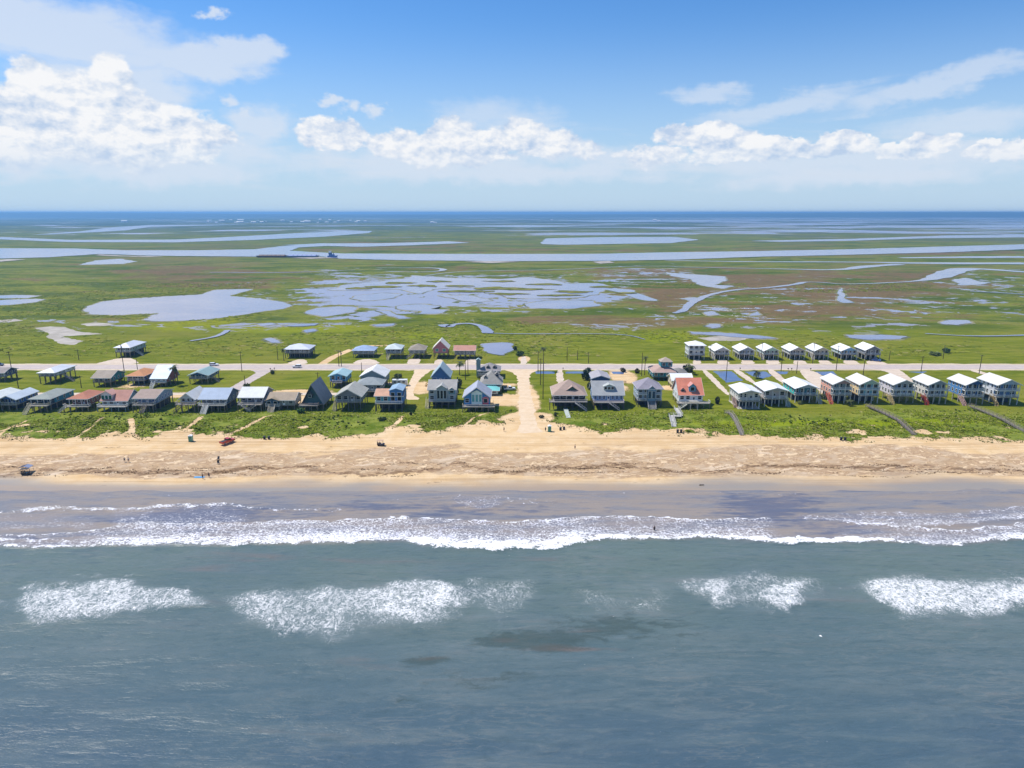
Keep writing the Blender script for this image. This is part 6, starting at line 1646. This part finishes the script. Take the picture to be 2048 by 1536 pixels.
# ---- tow and barge on the waterway, far settlement
X, Y = P(563, 514.4); Z0 = .58
def barge(px, py, L, label, col, cargo):
    X, Y = P(px, py); r = empty('barge', label, 'barge', (X, Y, Z0), 'barges moored on the waterway')
    MB().prism([(-L / 2, -8, 2.6), (-L / 2 + 4, -8, -.3), (L / 2 - 4, -8, -.3), (L / 2, -8, 2.6)], (0, 16, 0)).build('hull', paint(col, 'trim'), r)
    n = 6
    for i in range(n):
        MB().prism([(-L / 2 + 4 + (L - 8) * i / n + .4, -6, 2.6), (-L / 2 + 4 + (L - 8) * i / n + .4, 6, 2.6), (-L / 2 + 4 + (L - 8) * i / n + .4, 0, 4.4)], ((L - 8) / n - .8, 0, 0)).build('hatch_cover', paint(cargo, 'trim'), r)
barge(545, 514.6, 56, 'rust brown barge, left of two on the waterway', '#5a4038', '#6f5a4c')
barge(606, 514.6, 58, 'pale lilac barge just left of the tug', '#6a7496', '#8f9ac0')
X, Y = P(665, 514.5)
r = empty('tug_boat', 'blue tug with white wheelhouse at the end of the barges', 'boat', (X, Y, Z0))
MB().prism([(-9, -3.5, 2.0), (-8, -3.5, -.3), (7, -3.5, -.3), (10, -3.5, 2.8), (0, -3.5, 2.0)], (0, 7, 0)).build('hull', paint('#3f6aa8', 'trim'), r)
MB().box(-6, 3.5, -2.8, 2.8, 2.0, 4.8).build('deckhouse', paint('#5b7fb8', 'trim'), r)
MB().box(-6.5, -1, -2.4, 2.4, 4.8, 7.6).build('upper_house', paint('#53708e', 'trim'), r)
wh = MB().box(-6.2, -1.6, -2.2, 2.2, 7.6, 10.6).build('wheelhouse', paint('#f2f2ee', 'trim'), r)
MB().box(-1.58, -1.5, -1.9, 1.9, 8.6, 9.8).build('window', paint('#1c2a36', 'glass'), wh)
MB().cyl((2.2, 0, 4.8), (2.2, 0, 8.0), .6, .5, 8).build('funnel', paint('#2a3448', 'trim'), r)
MB().cyl((-4, 0, 10.6), (-4, 0, 14.5), .12, .06, 6).build('mast', paint('#d8d8d8', 'trim'), r)
rr = random.Random(5)
town = MB().box(-9, 9, -7, 7, 0, 6); town.prism([(-10, -8, 6), (-10, 8, 6), (-10, 0, 9.5)], (20, 0, 0))
tm = town.mesh('distant_house')
town_mats = [paint('#e2e0da', 'trim'), paint('#c9ccd0', 'trim')]
tm.materials.append(town_mats[0])
for k in range(34):
    px = rr.uniform(415, 735) if k < 28 else rr.choice([86, 255, 870, 1110, 1310, 1700]) + rr.uniform(-8, 8)
    py = rr.uniform(440.5, 446) if k < 28 else rr.uniform(436, 447)
    X, Y = P(px, py)
    o = link('distant_house', tm, None, None, (X, Y, 0)); s = rr.uniform(.7, 1.7); o.scale = (s * rr.uniform(.8, 2), s, s)
    prop(o, 'tiny pale building of the hazy far-off settlement', 'house', 'tiny pale buildings near the horizon')

# ---- growth nobody could count
def pip(X, Y, poly):
    ins = np.zeros(X.shape, bool); n = len(poly); j = n - 1
    for i in range(n):
        xi, yi = poly[i]; xj, yj = poly[j]
        c = ((yi > Y) != (yj > Y)) & (X < (xj - xi) * (Y - yi) / (yj - yi + 1e-12) + xi)
        ins ^= c; j = i
    return ins
def tufts(name, X, Y, size, height, mat, nb=5, flat=1.0):
    n = len(X); Z = ground_z(X, Y)
    V = np.zeros((n, nb, 3, 3), np.float32)
    for k in range(nb):
        a = rng.random(n) * 6.283; rad = size * (.25 + .75 * rng.random(n)); hh = height * (.45 + .55 * rng.random(n))
        wx, wy = np.cos(a), np.sin(a); bw = size * (.25 + .25 * rng.random(n))
        V[:, k, 0] = np.stack([X - wy * bw, Y + wx * bw, Z - .05], -1)
        V[:, k, 1] = np.stack([X + wy * bw, Y - wx * bw, Z - .05], -1)
        V[:, k, 2] = np.stack([X + wx * rad * flat, Y + wy * rad * flat, Z + hh], -1)
    co = V.reshape(-1, 3); m = len(co) // 3
    me = bpy.data.meshes.new(name)
    me.vertices.add(len(co)); me.vertices.foreach_set('co', co.ravel())
    me.loops.add(len(co)); me.loops.foreach_set('vertex_index', np.arange(len(co), dtype=np.int32))
    me.polygons.add(m); me.polygons.foreach_set('loop_start', np.arange(0, len(co), 3, dtype=np.int32)); me.polygons.foreach_set('loop_total', np.full(m, 3, np.int32))
    me.update(calc_edges=True)
    tone = np.repeat(rng.random(n), nb * 3).astype(np.float32)
    me.attributes.new('tone', 'FLOAT', 'POINT').data.foreach_set('value', tone)
    return prop(link(name, me, None, mat), kind='stuff')
def growth_mat(name, c1, c2, c3):
    m, g, b = new_mat(name); p = g.pos()
    n = g.noise(p, .06, 5.0, .6)
    k = g.mix((g.attr('tone') * .7 + n * .6).ss(.35, .85), c1, c2); k = g.mix(g.attr('tone').ss(.88, .95), k, c3)
    g.put(b.inputs['Base Color'], k); b.inputs['Roughness'].default_value = .85; b.inputs['Specular IOR Level'].default_value = .02
    return m
def scatter(n, x0, x1, y0, y1, accept):
    X = rng.uniform(x0, x1, n); Y = rng.uniform(y0, y1, n)
    k = accept(X, Y) > rng.random(n)
    return X[k], Y[k]
def dune_ok(X, Y):
    a = ground_attr(X, Y, 0)
    n = fbm(X * .09, Y * .14, 91)
    return (a['sand'] < .46) * np.clip((n - .34) * 3.2, 0.03, 1) * a['zone']
gx_, gy_ = scatter(90000, -215, 230, 238, 275, dune_ok)
tufts('dune_grass', gx_, gy_, rng.uniform(.3, .95, len(gx_)), rng.uniform(.08, .36, len(gx_)), growth_mat('dune_grass', (.115, .155, .008), (.250, .280, .026), (.38, .33, .15)))
def edge_ok(X, Y):
    a = ground_attr(X, Y, 0); return ((a['sand'] > .35) & (a['sand'] < .98)) * np.clip((fbm(X * .2, Y * .3, 92) - .42) * 3, 0, 1) * .6
ex_, ey_ = scatter(60000, -215, 230, 232, 262, edge_ok)
tufts('dune_grass', ex_, ey_, rng.uniform(.2, .55, len(ex_)), rng.uniform(.15, .5, len(ex_)), growth_mat('dune_edge_grass', (.10, .12, .03), (.24, .24, .075), (.34, .29, .15)))
def shr_ok(X, Y):
    a = ground_attr(X, Y, 0); return (a['sand'] < .3) * a['zone'] * np.clip((fbm(X * .05, Y * .12, 93) - .50) * 6, 0, 1)
sx_, sy_ = scatter(2600, -215, 230, 243, 275, shr_ok)
tufts('dune_scrub', sx_, sy_, rng.uniform(.7, 1.6, len(sx_)), rng.uniform(.3, .8, len(sx_)), growth_mat('dune_scrub', (.075, .115, .014), (.150, .200, .030), (.22, .22, .06)), nb=9, flat=.8)
POND_W = [[P(*q) for q in px] for nm, px in PONDS if min(q[1] for q in px) > 510]
MUD_W = [[P(*q) for q in px] for px in ([(60, 656), (100, 651), (135, 652), (158, 662), (215, 668), (123, 675), (172, 682), (147, 692), (118, 690), (84, 676), (92, 668)], [(1390, 676), (1440, 671), (1510, 676), (1480, 683), (1415, 683)])]
def marsh_ok(X, Y):
    a = ground_attr(X, Y, 0)
    ok = np.clip((fbm(X * .012, Y * .02, 94) - .36) * 3.0, 0, 1) * (a['pool'] < .34)
    for poly in POND_W + MUD_W: ok = ok * (~pip(X, Y, poly))
    return ok
mx_, my_ = scatter(70000, -620, 640, 385, 800, marsh_ok)
k = np.abs(mx_) < my_ * .80
mx_, my_ = mx_[k], my_[k]
tufts('marsh_reeds', mx_, my_, rng.uniform(.9, 4.2, len(mx_)), rng.uniform(.12, .40, len(mx_)), growth_mat('marsh_reeds', (.095, .130, .010), (.200, .220, .024), (.28, .24, .09)), nb=6)
def lawn_ok(X, Y):
    a = ground_attr(X, Y, 0); return (a['sand'] < .2) * np.clip((fbm(X * .06, Y * .06, 95) - .52) * 5, 0, 1) * ((Y < Rn - 3) | (Y > Yf + 3))
lx_, ly_ = scatter(30000, -270, 280, 275, 395, lawn_ok)
def on_sheet(X, Y):
    bad = np.zeros(X.shape, bool)
    for q in DRIVES: bad |= pip(X, Y, [P(*a) for a in q])
    for q in DITCH: bad |= pip(X, Y, [P(*a) for a in q])
    for q in ([(1000, 735), (1030, 750), (1034, 860), (1080, 860), (1064, 745), (1085, 735)], [(490, 735), (425, 795), (475, 795), (565, 735)], [(820, 735), (798, 803), (850, 803), (872, 735)], [(1740, 718), (1815, 780), (1840, 768), (1770, 718)]):
        bad |= pip(X, Y, [P(*a) for a in q])
    bad |= (Y > P(0, 791)[1]) & (Y < P(0, 784)[1]) & (X < P(700, 788)[0])
    for k_, (rt_, inf_) in H_.items():
        bad |= (np.abs(X - inf_['X']) < inf_['W'] / 2 + 1) & (Y > inf_['Y'] - 3) & (Y < inf_['Y'] + inf_['D'] + 1)
    return bad
k = ~on_sheet(lx_, ly_); lx_, ly_ = lx_[k], ly_[k]
tufts('rough_grass', lx_, ly_, rng.uniform(.25, .7, len(lx_)), rng.uniform(.08, .3, len(lx_)), growth_mat('rough_grass', (.085, .120, .010), (.190, .205, .026), (.28, .24, .10)), nb=4)

# ---- wrack line: seaweed thrown up in wavy rows
wx, wy = [], []
for row in range(5):
    xs = np.arange(-170, 185, .16); base = np.interp(1024 + xs * 6.2, [0, 500, 1000, 1500, 2048], [942, 938, 933, 934, 936]) + (row - 2) * 3.2
    base = base + (fbm(xs * .05, xs * 0 + row * 3.1, 96) - .5) * 26 + (fbm(xs * .3, xs * 0 + row * 5.7, 97) - .5) * 7
    den = np.clip((fbm(xs * .12, xs * 0 + row * 9.2, 98) - .46) * 4, 0, 1)
    k = den > rng.random(len(xs))
    yy = np.array([P(1024, q)[1] for q in base[k]])
    wx.append(xs[k] + rng.normal(0, .15, k.sum())); wy.append(yy + rng.normal(0, .25, k.sum()))
wx, wy = np.concatenate(wx), np.concatenate(wy)
tufts('seaweed', wx, wy, rng.uniform(.2, .55, len(wx)), rng.uniform(.05, .22, len(wx)), growth_mat('seaweed', (.075, .042, .020), (.145, .085, .045), (.20, .13, .07)), nb=4)
